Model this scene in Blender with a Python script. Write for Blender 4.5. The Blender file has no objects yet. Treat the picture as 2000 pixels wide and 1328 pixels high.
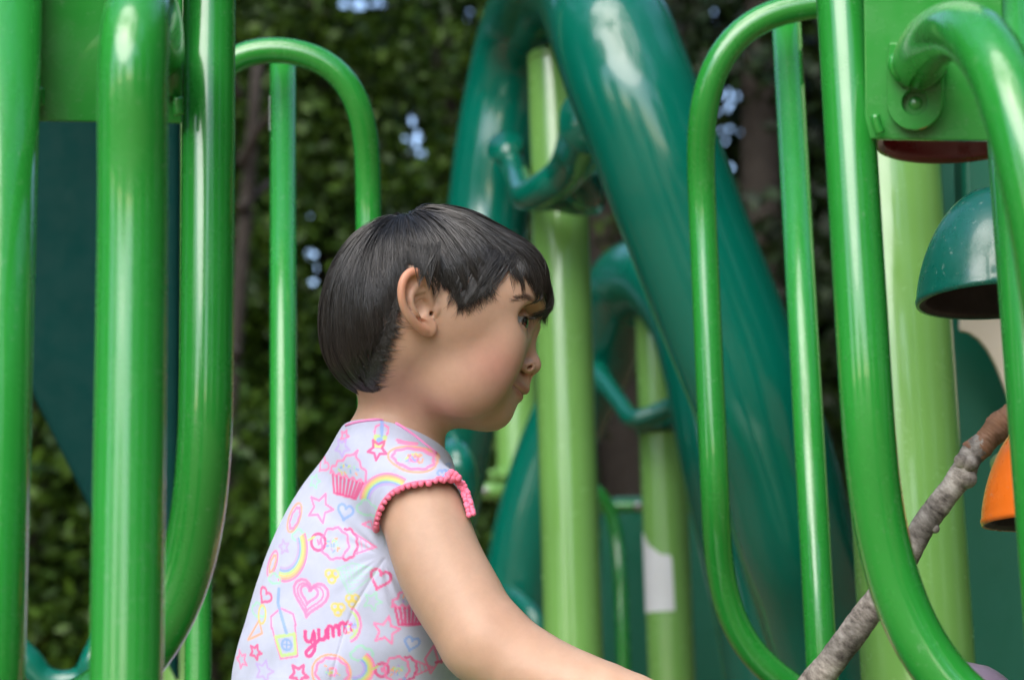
import bpy, bmesh, math, random
import numpy as np
from mathutils import Vector, Matrix
random.seed(7); RNG = np.random.default_rng(7)
scene = bpy.context.scene
COL = scene.collection
# ------------------------------------------------------------------ camera
PITCH, ROLL, FPX = math.radians(12.0), 0.0247, 4000.0
CAM = np.array([0.0, 0.0, 1.2])
_F = np.array([0, math.cos(PITCH), math.sin(PITCH)])
_U0 = np.array([0, -math.sin(PITCH), math.cos(PITCH)]); _R0 = np.array([1.0, 0, 0])
_U = _U0*math.cos(ROLL) + _R0*math.sin(ROLL)
_R = _R0*math.cos(ROLL) - _U0*math.sin(ROLL)
cam_data = bpy.data.cameras.new('camera')
cam = bpy.data.objects.new('camera', cam_data); COL.objects.link(cam)
cam.matrix_world = Matrix(((_R[0], _U[0], -_F[0], CAM[0]), (_R[1], _U[1], -_F[1], CAM[1]), (_R[2], _U[2], -_F[2], CAM[2]), (0, 0, 0, 1)))
cam_data.sensor_width = 36.0; cam_data.lens = 72.0
cam_data.clip_start = 0.05; cam_data.clip_end = 500
cam_data.dof.use_dof = True; cam_data.dof.focus_distance = 1.56; cam_data.dof.aperture_fstop = 7.0
scene.camera = cam
# ------------------------------------------------------------------ light
SUN_EL, SUN_AZ = math.radians(42), math.radians(200)      # azimuth clockwise from +Y
world = bpy.data.worlds.new('World'); scene.world = world; world.use_nodes = True
nt = world.node_tree; bg = nt.nodes['Background']
sky = nt.nodes.new('ShaderNodeTexSky'); sky.sky_type = 'NISHITA'; sky.sun_disc = False
sky.sun_elevation = SUN_EL; sky.sun_rotation = SUN_AZ; sky.air_density = 1.0; sky.dust_density = 1.0; sky.ozone_density = 0.5
nt.links.new(sky.outputs[0], bg.inputs[0]); bg.inputs[1].default_value = 0.15
sl = bpy.data.lights.new('sun', 'SUN'); sl.energy = 2.0; sl.angle = math.radians(60); sl.color = (1.0, 0.93, 0.83)
sun = bpy.data.objects.new('sun', sl); COL.objects.link(sun)
_d = Vector((math.sin(SUN_AZ)*math.cos(SUN_EL), math.cos(SUN_AZ)*math.cos(SUN_EL), math.sin(SUN_EL)))
sun.rotation_euler = _d.to_track_quat('Z', 'Y').to_euler(); sun.location = (0, 0, 8)
vs = scene.view_settings
vs.view_transform = 'Standard'; vs.look = 'None'; vs.exposure = 1.53; vs.gamma = 1.0
scene.render.engine = 'CYCLES'
scene.cycles.use_denoising = True
scene.cycles.max_bounces = 7; scene.cycles.diffuse_bounces = 3; scene.cycles.glossy_bounces = 3
scene.cycles.caustics_reflective = False; scene.cycles.caustics_refractive = False
scene.cycles.sample_clamp_indirect = 6.0
# ------------------------------------------------------------------ helpers
def C3(px, py, d):
    "photo position (2000 px wide) at depth d -> camera axes (right, up, depth)"
    return np.array([(px-1000)/FPX*d, (664-py)/FPX*d, d])
def c2w(p):
    p = np.asarray(p, float)
    return CAM + p[..., 0:1]*_R + p[..., 1:2]*_U + p[..., 2:3]*_F
def W(px, py, d): return c2w(C3(px, py, d))
def tag(o, label=None, cat=None, group=None, kind=None):
    if label: o['label'] = label
    if cat: o['category'] = cat
    if group: o['group'] = group
    if kind: o['kind'] = kind
    return o
def empty(name, loc, label=None, cat=None, group=None):
    o = bpy.data.objects.new(name, None); COL.objects.link(o); o.location = tuple(loc); o.empty_display_size = .1
    return tag(o, label, cat, group)
def link(name, me, mat, parent=None):
    o = bpy.data.objects.new(name, me); COL.objects.link(o)
    if mat and not me.materials: me.materials.append(mat)
    if parent is not None:
        o.parent = parent; o.matrix_parent_inverse = Matrix.Translation(-parent_loc(parent))
    return o
def parent_loc(p):
    v = Vector(p.location)
    return v
def smooth(me, on=True): me.polygons.foreach_set('use_smooth', [on]*len(me.polygons)); me.update()
def mesh_np(name, V, Q, smooth_on=True):
    me = bpy.data.meshes.new(name)
    V = np.asarray(V, np.float32); Q = np.asarray(Q, np.int32); k = Q.shape[1]
    me.vertices.add(len(V)); me.vertices.foreach_set('co', V.ravel())
    me.loops.add(Q.size); me.loops.foreach_set('vertex_index', Q.ravel())
    me.polygons.add(len(Q)); me.polygons.foreach_set('loop_start', np.arange(0, Q.size, k, dtype=np.int32))
    me.polygons.foreach_set('use_smooth', np.full(len(Q), smooth_on))
    me.update(calc_edges=True); me.validate()
    return me
def catmull(P, n=8, closed=False):
    P = [np.asarray(p, float) for p in P]; m = len(P); out = []
    rng = range(m) if closed else range(m-1)
    for i in rng:
        if closed: p0, p1, p2, p3 = P[(i-1) % m], P[i], P[(i+1) % m], P[(i+2) % m]
        else: p0, p1, p2, p3 = P[max(i-1, 0)], P[i], P[i+1], P[min(i+2, m-1)]
        for k in range(n):
            t = k/n
            out.append(.5*((2*p1)+(-p0+p2)*t+(2*p0-5*p1+4*p2-p3)*t*t+(-p0+3*p1-3*p2+p3)*t**3))
    if not closed: out.append(P[-1])
    return np.array(out)
def even_path(P, step=.012, passes=26):
    "evenly spaced points with the kinks eased out"
    s = np.concatenate([[0], np.cumsum(np.linalg.norm(np.diff(P, axis=0), axis=1))]); n = int(s[-1]/step)+2; u = np.linspace(0, s[-1], n)
    Q = np.stack([np.interp(u, s, P[:, k]) for k in range(3)], 1)
    for _ in range(passes): Q[1:-1] = Q[1:-1]*.5+(Q[:-2]+Q[2:])*.25
    return Q
class MB:
    def __init__(s): s.V = []; s.F = []
    def tube(s, pts, rad, seg=24, caps=True, flat=None, closed=False, upv=None, even=0):
        pts = np.asarray(pts, float)
        if even: pts = even_path(pts, even)
        n = len(pts)
        rad = np.full(n, rad) if np.isscalar(rad) else np.asarray(rad, float)
        T = np.gradient(pts, axis=0)
        if closed: T = np.roll(pts, -1, 0)-np.roll(pts, 1, 0)
        T /= np.linalg.norm(T, axis=1)[:, None]+1e-12
        a = np.array(upv if upv is not None else ([0, 0, 1.0] if abs(T[0][2]) < .9 else [1.0, 0, 0]))
        N = np.cross(T[0], a); N /= np.linalg.norm(N)
        base = len(s.V); ang = np.linspace(0, 2*math.pi, seg, endpoint=False)
        for i in range(n):
            N = N-T[i]*N.dot(T[i]); N /= np.linalg.norm(N); B = np.cross(T[i], N)
            fl = 1.0 if flat is None else flat
            for t in ang: s.V.append(tuple(pts[i]+rad[i]*(math.cos(t)*N*fl+math.sin(t)*B)))
        m = n if closed else n-1
        for i in range(m):
            for j in range(seg):
                a0 = base+i*seg+j; a1 = base+i*seg+(j+1) % seg; i2 = (i+1) % n
                s.F.append((a0, a1, base+i2*seg+(j+1) % seg, base+i2*seg+j))
        if caps and not closed:
            s.F.append(tuple(base+j for j in reversed(range(seg)))); s.F.append(tuple(base+(n-1)*seg+j for j in range(seg)))
        return s
    def prism(s, outline, normal, thick):
        "closed outline (3D points in a plane) extruded by thick along normal"
        P = [np.asarray(p, float) for p in outline]; nrm = np.asarray(normal, float); nrm /= np.linalg.norm(nrm)
        b = len(s.V); n = len(P)
        s.V += [tuple(p) for p in P]+[tuple(p+nrm*thick) for p in P]
        s.F.append(tuple(range(b+n-1, b-1, -1))); s.F.append(tuple(range(b+n, b+2*n)))
        for i in range(n):
            j = (i+1) % n; s.F.append((b+i, b+j, b+n+j, b+n+i))
        return s
    def box(s, c, hx, hy, hz, rz=0):
        c = np.asarray(c, float); X = np.array([math.cos(rz), math.sin(rz), 0]); Y = np.array([-math.sin(rz), math.cos(rz), 0]); Z = np.array([0, 0, 1.])
        s.prism([c-X*hx-Y*hy-Z*hz, c+X*hx-Y*hy-Z*hz, c+X*hx+Y*hy-Z*hz, c-X*hx+Y*hy-Z*hz], (0, 0, 1), 2*hz); return s
    def lathe(s, prof, c, axis=(0, 0, 1), seg=48, closed_prof=False):
        "profile [(r, h)] revolved about axis through c"
        c = np.asarray(c, float); Z = np.asarray(axis, float); Z /= np.linalg.norm(Z)
        X = np.cross(Z, [0, 1., 0] if abs(Z[1]) < .9 else [1., 0, 0]); X /= np.linalg.norm(X); Y = np.cross(Z, X)
        b = len(s.V); n = len(prof)
        for r, h in prof:
            for j in range(seg):
                t = 2*math.pi*j/seg; s.V.append(tuple(c+Z*h+(X*math.cos(t)+Y*math.sin(t))*max(r, 1e-5)))
        for i in range(n if closed_prof else n-1):
            i2 = (i+1) % n
            for j in range(seg): s.F.append((b+i*seg+j, b+i*seg+(j+1) % seg, b+i2*seg+(j+1) % seg, b+i2*seg+j))
        return s
    def build(s, name, mat, parent=None, sm=True, bevel=0, auto=None):
        me = bpy.data.meshes.new(name); me.from_pydata(s.V, [], s.F); me.validate()
        bm = bmesh.new(); bm.from_mesh(me); bmesh.ops.recalc_face_normals(bm, faces=bm.faces[:])
        if bevel: bmesh.ops.bevel(bm, geom=[e for e in bm.edges if len(e.link_faces) == 2 and e.calc_face_angle(0) > .6], offset=bevel, segments=3, profile=.5, affect='EDGES')
        if auto:
            for e in bm.edges: e.smooth = not (len(e.link_faces) == 2 and e.calc_face_angle(0) > auto)
        bm.to_mesh(me); bm.free()
        smooth(me, sm)
        return link(name, me, mat, parent)
# ------------------------------------------------------------------ materials
def new_mat(name):
    m = bpy.data.materials.new(name); m.use_nodes = True; t = m.node_tree
    return m, t, t.nodes['Principled BSDF']
def N(t, typ, **kw):
    n = t.nodes.new(typ)
    for k, v in kw.items():
        if k in n.inputs: n.inputs[k].default_value = v
        else: setattr(n, k, v)
    return n
def paint(name, col, rough=.22, coat=0.3, var=.12, bump=.02, scale=9, spec=.5, scuff=0.0):
    "powder coat / moulded plastic: faint colour drift, orange peel bump, uneven gloss"
    m, t, b = new_mat(name)
    tc = N(t, 'ShaderNodeTexCoord')
    n1 = N(t, 'ShaderNodeTexNoise', Scale=scale, Detail=4.0); t.links.new(tc.outputs['Object'], n1.inputs['Vector'])
    mx = N(t, 'ShaderNodeMix', data_type='RGBA'); mx.inputs[6].default_value = (*[c*(1-var) for c in col], 1); mx.inputs[7].default_value = (*[min(1, c*(1+var)) for c in col], 1)
    t.links.new(n1.outputs[0], mx.inputs[0])
    out = mx.outputs[2]
    n2 = N(t, 'ShaderNodeTexNoise', Scale=38.0, Detail=6.0, Roughness=.65); t.links.new(tc.outputs['Object'], n2.inputs['Vector'])
    mr = N(t, 'ShaderNodeMapRange'); mr.inputs[1].default_value = .35; mr.inputs[2].default_value = .7; mr.inputs[3].default_value = rough*.8; mr.inputs[4].default_value = rough*1.35
    t.links.new(n2.outputs[0], mr.inputs[0]); t.links.new(mr.outputs[0], b.inputs['Roughness'])
    if scuff:
        n4 = N(t, 'ShaderNodeTexNoise', Scale=150.0, Detail=5.0, Roughness=.8); t.links.new(tc.outputs['Object'], n4.inputs['Vector'])
        r4 = N(t, 'ShaderNodeMapRange'); r4.inputs[1].default_value = .60; r4.inputs[2].default_value = .68; r4.inputs[3].default_value = 0; r4.inputs[4].default_value = scuff
        t.links.new(n4.outputs[0], r4.inputs[0])
        m4 = N(t, 'ShaderNodeMix', data_type='RGBA'); m4.inputs[7].default_value = (.5, .55, .5, 1)
        t.links.new(r4.outputs[0], m4.inputs[0]); t.links.new(out, m4.inputs[6]); out = m4.outputs[2]
    t.links.new(out, b.inputs['Base Color'])
    if bump:
        n3 = N(t, 'ShaderNodeTexNoise', Scale=16.0, Detail=3.0); t.links.new(tc.outputs['Object'], n3.inputs['Vector'])
        bp = N(t, 'ShaderNodeBump', Strength=bump*5, Distance=.002); t.links.new(n3.outputs[0], bp.inputs['Height']); t.links.new(bp.outputs[0], b.inputs['Normal'])
    b.inputs['Coat Weight'].default_value = coat; b.inputs['Coat Roughness'].default_value = min(rough*.2, .06) if coat >= .3 else rough*.5
    b.inputs['Specular IOR Level'].default_value = spec
    return m
# ------------------------------------------------------------------ distance fields -> one continuous skin (surface nets)
def smin(a, b, k):
    h = np.clip(.5+.5*(b-a)/k, 0, 1); return b*(1-h)+a*h-k*h*(1-h)
def smax(a, b, k): return -smin(-a, -b, k)
def sd_ell(p, c, r):
    q = p-c; r = np.asarray(r); k0 = np.linalg.norm(q/r, axis=-1); k1 = np.linalg.norm(q/(r*r), axis=-1)+1e-9
    return k0*(k0-1)/k1
def sd_cap(p, a, b, ra, rb=None):
    rb = ra if rb is None else rb; a = np.asarray(a, float); b = np.asarray(b, float); ab = b-a
    t = np.clip(((p-a)@ab)/(ab@ab+1e-12), 0, 1)
    return np.linalg.norm(p-a-t[..., None]*ab, axis=-1)-(ra+(rb-ra)*t)
def sd_chain(p, pts, rads, k=.004):
    d = None
    for i in range(len(pts)-1):
        e = sd_cap(p, pts[i], pts[i+1], rads[i], rads[i+1]); d = e if d is None else smin(d, e, k)
    return d
def poly_sd(x, y, poly):
    "signed distance to a 2D polygon, negative inside"
    P = np.asarray(poly, float); n = len(P); d = np.full(x.shape, 1e9); s = np.ones(x.shape)
    for i in range(n):
        j = i-1; ex, ey = P[j]-P[i]; wx = x-P[i][0]; wy = y-P[i][1]
        t = np.clip((wx*ex+wy*ey)/(ex*ex+ey*ey), 0, 1); d = np.minimum(d, (wx-ex*t)**2+(wy-ey*t)**2)
        c1 = y >= P[i][1]; c2 = y < P[j][1]; c3 = ex*wy > ey*wx
        fl = (c1 & c2 & c3) | (~c1 & ~c2 & ~c3); s = np.where(fl, -s, s)
    return s*np.sqrt(d)
def surface_nets(f, lo, hi, h, n=8, chunk=2000, fac=1.25):
    lo = np.asarray(lo, float); hi = np.asarray(hi, float); nb = np.ceil((hi-lo)/(h*n)).astype(int)
    bi = np.stack(np.meshgrid(*[np.arange(k) for k in nb], indexing='ij'), -1).reshape(-1, 3)
    cen = lo+(bi+.5)*h*n; d = f(cen); keep = np.abs(d) < h*n*.866*fac+.003; bi = bi[keep]
    G = nb*n+2; key = lambda c: (c[..., 0]*G[1]+c[..., 1])*G[2]+c[..., 2]
    g = np.arange(n+1); loc = np.stack(np.meshgrid(g, g, g, indexing='ij'), -1)
    KV, VV, QK = [], [], []
    corners = [(i, j, k) for i in (0, 1) for j in (0, 1) for k in (0, 1)]
    edges = [(a, b) for a in range(8) for b in range(a+1, 8) if sum(abs(np.array(corners[a])-corners[b])) == 1]
    for s in range(0, len(bi), chunk):
        B = bi[s:s+chunk]; idx = B[:, None, None, None, :]*n+loc[None]
        D = f((lo+idx*h).reshape(-1, 3)).reshape(idx.shape[:-1])
        sg = D < 0
        cs = [sg[:, i:i+n, j:j+n, k:k+n] for i, j, k in corners]; cnt = sum(c.astype(np.int8) for c in cs)
        act = np.argwhere((cnt > 0) & (cnt < 8))
        if len(act) == 0: continue
        b_, i_, j_, k_ = act.T
        val = np.stack([D[b_, i_+c[0], j_+c[1], k_+c[2]] for c in corners], 1)
        acc = np.zeros((len(act), 3)); w = np.zeros(len(act))
        for a, b in edges:
            va, vb = val[:, a], val[:, b]; cr = (va < 0) != (vb < 0); t = np.where(cr, va/(va-vb+1e-20), 0)
            pt = np.array(corners[a])+t[:, None]*(np.array(corners[b])-np.array(corners[a]))
            acc += pt*cr[:, None]; w += cr
        cell = B[b_]*n+act[:, 1:]
        KV.append(key(cell+1)); VV.append(lo+(cell+acc/w[:, None])*h)
        for ax in range(3):
            o = [0, 0, 0]; o[ax] = 1
            s0 = sg[:, :n, :n, :n]; s1 = sg[:, o[0]:n+o[0], o[1]:n+o[1], o[2]:n+o[2]]
            e = np.argwhere(s0 != s1)
            if len(e) == 0: continue
            inside = s0[tuple(e.T)]; c = B[e[:, 0]]*n+e[:, 1:]+1
            u = np.zeros(3, int); v = np.zeros(3, int); u[(ax+1) % 3] = 1; v[(ax+2) % 3] = 1
            q = np.stack([key(c-u-v), key(c-v), key(c), key(c-u)], 1); q[~inside] = q[~inside][:, ::-1]; QK.append(q)
    KV = np.concatenate(KV); VV = np.concatenate(VV); Q = np.concatenate(QK)
    o = np.argsort(KV); KV = KV[o]; VV = VV[o]
    pos = np.clip(np.searchsorted(KV, Q), 0, len(KV)-1); ok = (KV[pos] == Q).all(1); Q = pos[ok]
    used = np.zeros(len(VV), bool); used[Q.ravel()] = True; remap = np.cumsum(used)-1
    return VV[used], remap[Q]
def relax(V, Q, w, it=8):
    "even out faint ripples; w per-vertex strength"
    E = np.concatenate([Q[:, [0, 1]], Q[:, [1, 2]], Q[:, [2, 3]], Q[:, [3, 0]]]); n = len(V); V = V.copy()
    cnt = np.bincount(E.ravel(), minlength=n)[:, None].astype(float)
    for _ in range(it):
        A = np.zeros_like(V)
        for k in range(3): A[:, k] = np.bincount(E[:, 0], V[E[:, 1], k], n)+np.bincount(E[:, 1], V[E[:, 0], k], n)
        V += w[:, None]*(A/np.maximum(cnt, 1)-V)
    return V
def project_px(p):
    return 1000+p[..., 0]/p[..., 2]*FPX, 664-p[..., 1]/p[..., 2]*FPX
def trace_px(f, px, py, d0, d1, it=60):
    "first hit of the sight line through a photo position with field f"
    px = np.atleast_1d(np.asarray(px, float)); py = np.atleast_1d(np.asarray(py, float))
    ray = np.stack([(px-1000)/FPX, (664-py)/FPX, np.ones_like(px)], -1); t = np.full(px.shape, d0)
    for _ in range(it): t = t+np.clip(f(ray*t[:, None]), -.01, .03)*.8
    return ray*t[:, None], t < d1
# ------------------------------------------------------------------ the child (built in camera axes, moved to the world at the end)
def frame(yaw, tilt):
    cy, sy, ct, st = math.cos(yaw), math.sin(yaw), math.cos(tilt), math.sin(tilt)
    return np.array([[cy*ct, -st, sy*ct], [sy, 0, -cy], [st*cy, ct, sy*st]])      # rows: forward, side (to the lens), up
class Frame:
    def __init__(s, origin, yaw, tilt): s.o = np.asarray(origin, float); s.M = frame(yaw, tilt)
    def to(s, p): return (p-s.o)@s.M.T
    def back(s, q): return np.asarray(q)@s.M+s.o
    def px(s, px, py, S):
        "frame coordinates of the point at side offset S seen at (px, py)"
        ray = np.array([(px-1000)/FPX, (664-py)/FPX, 1.0]); t = (S+s.M[1]@s.o)/(s.M[1]@ray); return s.to(ray*t)
HD = Frame(C3(850, 610, 1.64), math.radians(17), math.radians(15))
BD = Frame(C3(690, 1150, 1.66), math.radians(24), math.radians(0))
L = HD.px
# head pieces in head axes (forward, side, up)
CR_C = L(850, 597, 0); CR_R = np.array([.0805, .0690, .0705])
EYE = np.array([L(1006, 628, .0290), L(1006, 628, .0290)*[1, -1, 1]]); EYE_R = .0108
def pair(c): c = np.asarray(c, float); return c, c*[1, -1, 1]
def skull_q(q):
    d = sd_ell(q, CR_C, CR_R)
    d = smin(d, sd_ell(q, L(745, 655, 0), (.036, .048, .044)), .03)              # nape of the skull
    return d
EAR_PTS = dict()
def ear_q(q):
    "the near ear; the far one is mirrored"
    S0, S1 = .0655, .0795
    def e(x, y, s): return L(x, y, s)
    hel = [e(842, 598, .0665), e(839, 575, .0690), e(834, 553, .0715), e(822, 536, .0745), e(806, 531, .077), e(792, 541, .079), e(785, 560, .0800), e(785, 583, .0800), e(791, 604, .0785), e(802, 622, .0765), e(815, 636, .0735), e(828, 645, .0705)]
    hel = list(catmull(hel, 4)); n = len(hel)
    rad = np.interp(np.linspace(0, 1, n), [0, .15, .4, .7, 1], [.0022, .0027, .0033, .0031, .0036])
    d = sd_chain(q, hel, rad, .0008)
    # back sheet of the ear
    fr = sd_ell(q, e(812, 586, .0695), (.0165, .0030, .0285))
    a = math.radians(0)
    d = smin(d, sd_cap(q, e(805, 560, .0705), e(818, 612, .0680), .0075, .0065)-0, .004) if False else d
    sheet = poly_sd(q[..., 0], q[..., 2], [tuple(e(x, y, .073)[[0, 2]]) for x, y in [(840, 560), (822, 536), (806, 531), (792, 541), (785, 560), (785, 583), (791, 604), (802, 622), (815, 636), (832, 648), (846, 640), (850, 600)]])
    sref = np.interp(q[..., 0], [e(785, 580, .078)[0], e(846, 600, .066)[0]], [.0765, .0640])
    d = smin(d, smax(sheet+.001, np.abs(q[..., 1]-sref)-.0016, .001), .0018)
    anti = [e(822, 552, .0715), e(808, 566, .0745), e(803, 583, .0760), e(806, 600, .0755), e(814, 612, .0740), e(827, 621, .0715), e(836, 628, .0690)]
    d = smin(d, sd_chain(q, list(catmull(anti, 3)), np.full(19, .0021), .001), .0022)
    d = smin(d, sd_chain(q, [e(812, 571, .0735), e(826, 568, .0710), e(836, 566, .0690)], [.0016, .0014, .0010], .001), .0025)
    d = smin(d, sd_chain(q, [e(842, 590, .0672), e(828, 594, .0685), e(817, 597, .0695)], [.0016, .0012, .0006], .001), .0022)   # crus
    d = smin(d, sd_ell(q, e(838, 640, .0688), (.0068, .0030, .0072)), .003)       # lobe
    d = smin(d, sd_ell(q, e(852, 607, .0668), (.0026, .0024, .0046)), .0030)      # tragus
    return d
_sl = [L(1026, 773, 0), L(1023, 770, .007), L(1019, 765, .0125), L(1012, 758, .0175), L(1001, 749, .0210)]
SLIT = ([v[1] for v in _sl], [v[2] for v in _sl])
def face_q(q):
    ay = np.abs(q[..., 1]); m = np.stack([q[..., 0], ay, q[..., 2]], -1)
    d = skull_q(q)
    d = smin(d, sd_ell(q, L(912, 672, 0), (.042, .050, .056)), .018)             # face block
    d = smin(d, sd_ell(m, L(985, 560, .020), (.028, .032, .030)), .020)          # forehead
    d = smin(d, sd_ell(q, L(1030, 603, 0), (.0095, .028, .010)), .014)           # brow
    d = smin(d, sd_ell(m, L(957, 684, .0360), (.0280, .0250, .0330)), .009)       # cheeks
    d = smin(d, sd_ell(m, L(905, 742, .0365), (.034, .0255, .030)), .016)         # jaw sides
    d = smin(d, sd_ell(q, L(930, 772, 0), (.031, .032, .028)), .014)             # jaw
    d = smin(d, sd_ell(q, L(962, 800, 0), (.0150, .0190, .0155)), .010)          # chin
    d = smin(d, sd_ell(q, L(985, 757, 0), (.0155, .0165, .0170)), .007)          # muzzle
    # eye sockets
    d = smax(d, -sd_ell(m, L(1054, 629, .038), (.0265, .0200, .0122)), .008)
    # nose
    d = smin(d, sd_chain(q, [L(1040, 640, 0), L(1029, 674, 0), L(1034, 700, 0)], [.0062, .0060, .0072], .004), .008)
    d = smin(d, sd_ell(q, L(1039, 713, 0), (.0074, .0092, .0074)), .0040)
    d = smin(d, sd_ell(m, L(1031, 716, .0092), (.0062, .0048, .0056)), .0028)
    d = smin(d, sd_cap(q, L(1038, 722, 0), L(1028, 738, 0), .0036, .0030), .003)
    d = smin(d, sd_cap(q, L(1024, 740, 0), L(1023, 758, 0), .0042, .0046), .006)
    d = smax(d, -sd_cap(m, L(1037, 719, .0165), L(1035, 712, .0050), .0016, .0013), .0012); d = smax(d, -sd_cap(m, L(1032, 721, .0150), L(1031, 714, .0060), .0013, .0010), .0012)   # nostrils
    d = smax(d, -sd_cap(q, L(1039, 737, .0040), L(1037, 730, .0030), .0017, .0014), .0012)
    # eyelids: skin closes over the eyeball, then the opening is cut
    lid = np.linalg.norm(m-EYE[0], axis=-1)-(EYE_R+.0011)
    d = smin(d, lid, .0045)
    cut = np.maximum(np.linalg.norm(m-EYE[0], axis=-1)-(EYE_R+.0060), 0)
    zz = m[..., 2]-EYE[0][2]; sd = m[..., 1]-EYE[0][1]; fx = m[..., 0]-EYE[0][0]
    mid = .0006-.03*sd+.10*(sd); op = .0043*np.clip(1-(sd/.0122)**6, 0, 1)
    slot = np.maximum(np.abs(zz-mid)-op, -(fx+.003)); slot = np.maximum(slot, np.abs(sd)-.0120)
    d = smax(d, -np.maximum(slot, np.linalg.norm(m-EYE[0], axis=-1)-(EYE_R+.0055)), .0007)
    # upper lid fold
    fold = sd_chain(m, [EYE[0]+[.0075, .0115, .0042], EYE[0]+[.0110, .004, .0068], EYE[0]+[.0110, -.005, .0062]], [.0005, .0005, .0004], .0005)
    d = smax(d, -fold, .0012)
    # lips
    up = [L(1023, 760, 0), L(1018, 757, .008), L(1009, 752, .0145), L(1001, 748, .0190)]
    d = smin(d, sd_chain(m, list(catmull(up, 3)), np.interp(np.linspace(0, 1, 10), [0, .5, 1], [.0038, .0030, .0008]), .001), .0028)
    lo = [L(1013, 777, 0), L(1010, 772, .008), L(1004, 762, .0140), L(1000, 752, .0185)]
    d = smin(d, sd_chain(m, list(catmull(lo, 3)), np.interp(np.linspace(0, 1, 10), [0, .5, 1], [.0033, .0030, .0008]), .001), .0030)
    zs = np.interp(m[..., 1], SLIT[0], SLIT[1])
    d = smax(d, -np.maximum(np.maximum(np.abs(m[..., 2]-zs)-.0004, -(d+.0024)), np.maximum(m[..., 1]-.0212, .045-m[..., 0])), .0014)
    d = smax(d, -sd_ell(m, L(1003, 747, .0225), (.0020, .0020, .0030)), .004)    # corner dimple
    return d
def head_q(q):
    d = face_q(q)
    ay = np.abs(q[..., 1]); m = np.stack([q[..., 0], ay, q[..., 2]], -1)
    ec = L(818, 590, .07); near = np.linalg.norm(m-ec, axis=-1)
    e = near-.034; idx = near < .042
    if idx.any():
        ee = e.copy(); ee[idx] = ear_q(m[idx]); e = ee
    d = smin(d, e, .0022)
    conch = sd_ell(m, L(826, 603, .0705), (.0068, .0060, .0072))
    d = smax(d, -np.maximum(conch, near-.03), .0022)
    d = smax(d, -sd_cap(m, L(845, 613, .070), L(838, 612, .058), .0018, .0014), .0012)      # ear canal
    return d
def neck_p(p, grow=0.0):
    a = C3(808, 730, 1.645); b = C3(765, 880, 1.655); c = C3(745, 990, 1.66)
    return sd_chain(p, [a, b, c], [.0360+grow, .0355+grow, .043+grow], .01)
# torso: sections squeezed sideways so that a round chain gives an oval trunk
QS = .76
def bq(p):
    q = BD.to(p); q = q.copy(); q[..., 1] *= QS; return q
def B(px, py, S=0):
    v = BD.px(px, py, S).copy(); v[1] *= QS; return v
_TO = catmull([np.append(B(x, y), r) for x, y, r in ((640, 1620, .082), (655, 1420, .0835), (694, 1240, .0815), (726, 1100, .0750), (750, 990, .0570), (757, 935, .0330))], 3)
def torso_p(p, grow=0.0):
    q = bq(p)
    d = sd_chain(q, _TO[:, :3], _TO[:, 3]+grow, .003)
    d2 = sd_cap(p, C3(780, 968, 1.71), C3(795, 962, 1.588), .031+grow, .032+grow)
    d2 = smin(d2, sd_cap(p, C3(745, 905, 1.70), C3(740, 900, 1.62), .028+grow, .028+grow), .03)
    return smin(d, d2, .022)
SH = C3(826, 1000, 1.560); EL = C3(943, 1250, 1.500); WR = C3(1395, 1432, 1.46)
_UA = catmull([np.append(SH, .0325), np.append(C3(858, 1100, 1.535), .0338), np.append(C3(905, 1185, 1.515), .0332), np.append(EL, .0300)], 3)
_FA = catmull([np.append(EL, .0300), np.append(C3(1010, 1294, 1.494), .0312), np.append(C3(1080, 1331, 1.487), .0300), np.append(C3(1230, 1380, 1.47), .0245), np.append(WR, .0190)], 3)
def arm_p(p):
    d = sd_chain(p, _UA[:, :3], _UA[:, 3], .0012)
    d = smin(d, sd_chain(p, _FA[:, :3], _FA[:, 3], .0012), .010)
    d = smin(d, sd_ell(p, C3(978, 1232, 1.505), (.018, .018, .020)), .012)
    return d
def far_arm_p(p):
    return sd_chain(p, [C3(815, 1010, 1.76), C3(905, 1262, 1.735), C3(1020, 1370, 1.70), C3(1330, 1500, 1.60)], [.033, .0300, .028, .019], .02)
def body_p(p):
    hd = np.linalg.norm(p-C3(860, 640, 1.64), axis=-1)
    d = hd-.150; idx = hd < .172
    if idx.any():
        t = d.copy(); t[idx] = head_q(HD.to(p[idx])); d = t
    d = smin(d, neck_p(p), .022)
    low = p[..., 1] < C3(850, 640, 1.6)[1]
    e = np.full(d.shape, 1.0)
    pl = p[low]
    if len(pl):
        t = smin(torso_p(pl), arm_p(pl), .012); t = smin(t, far_arm_p(pl), .012); e[low] = t
        d = np.where(low, smin(d, e, .020), d)
    return d
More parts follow.
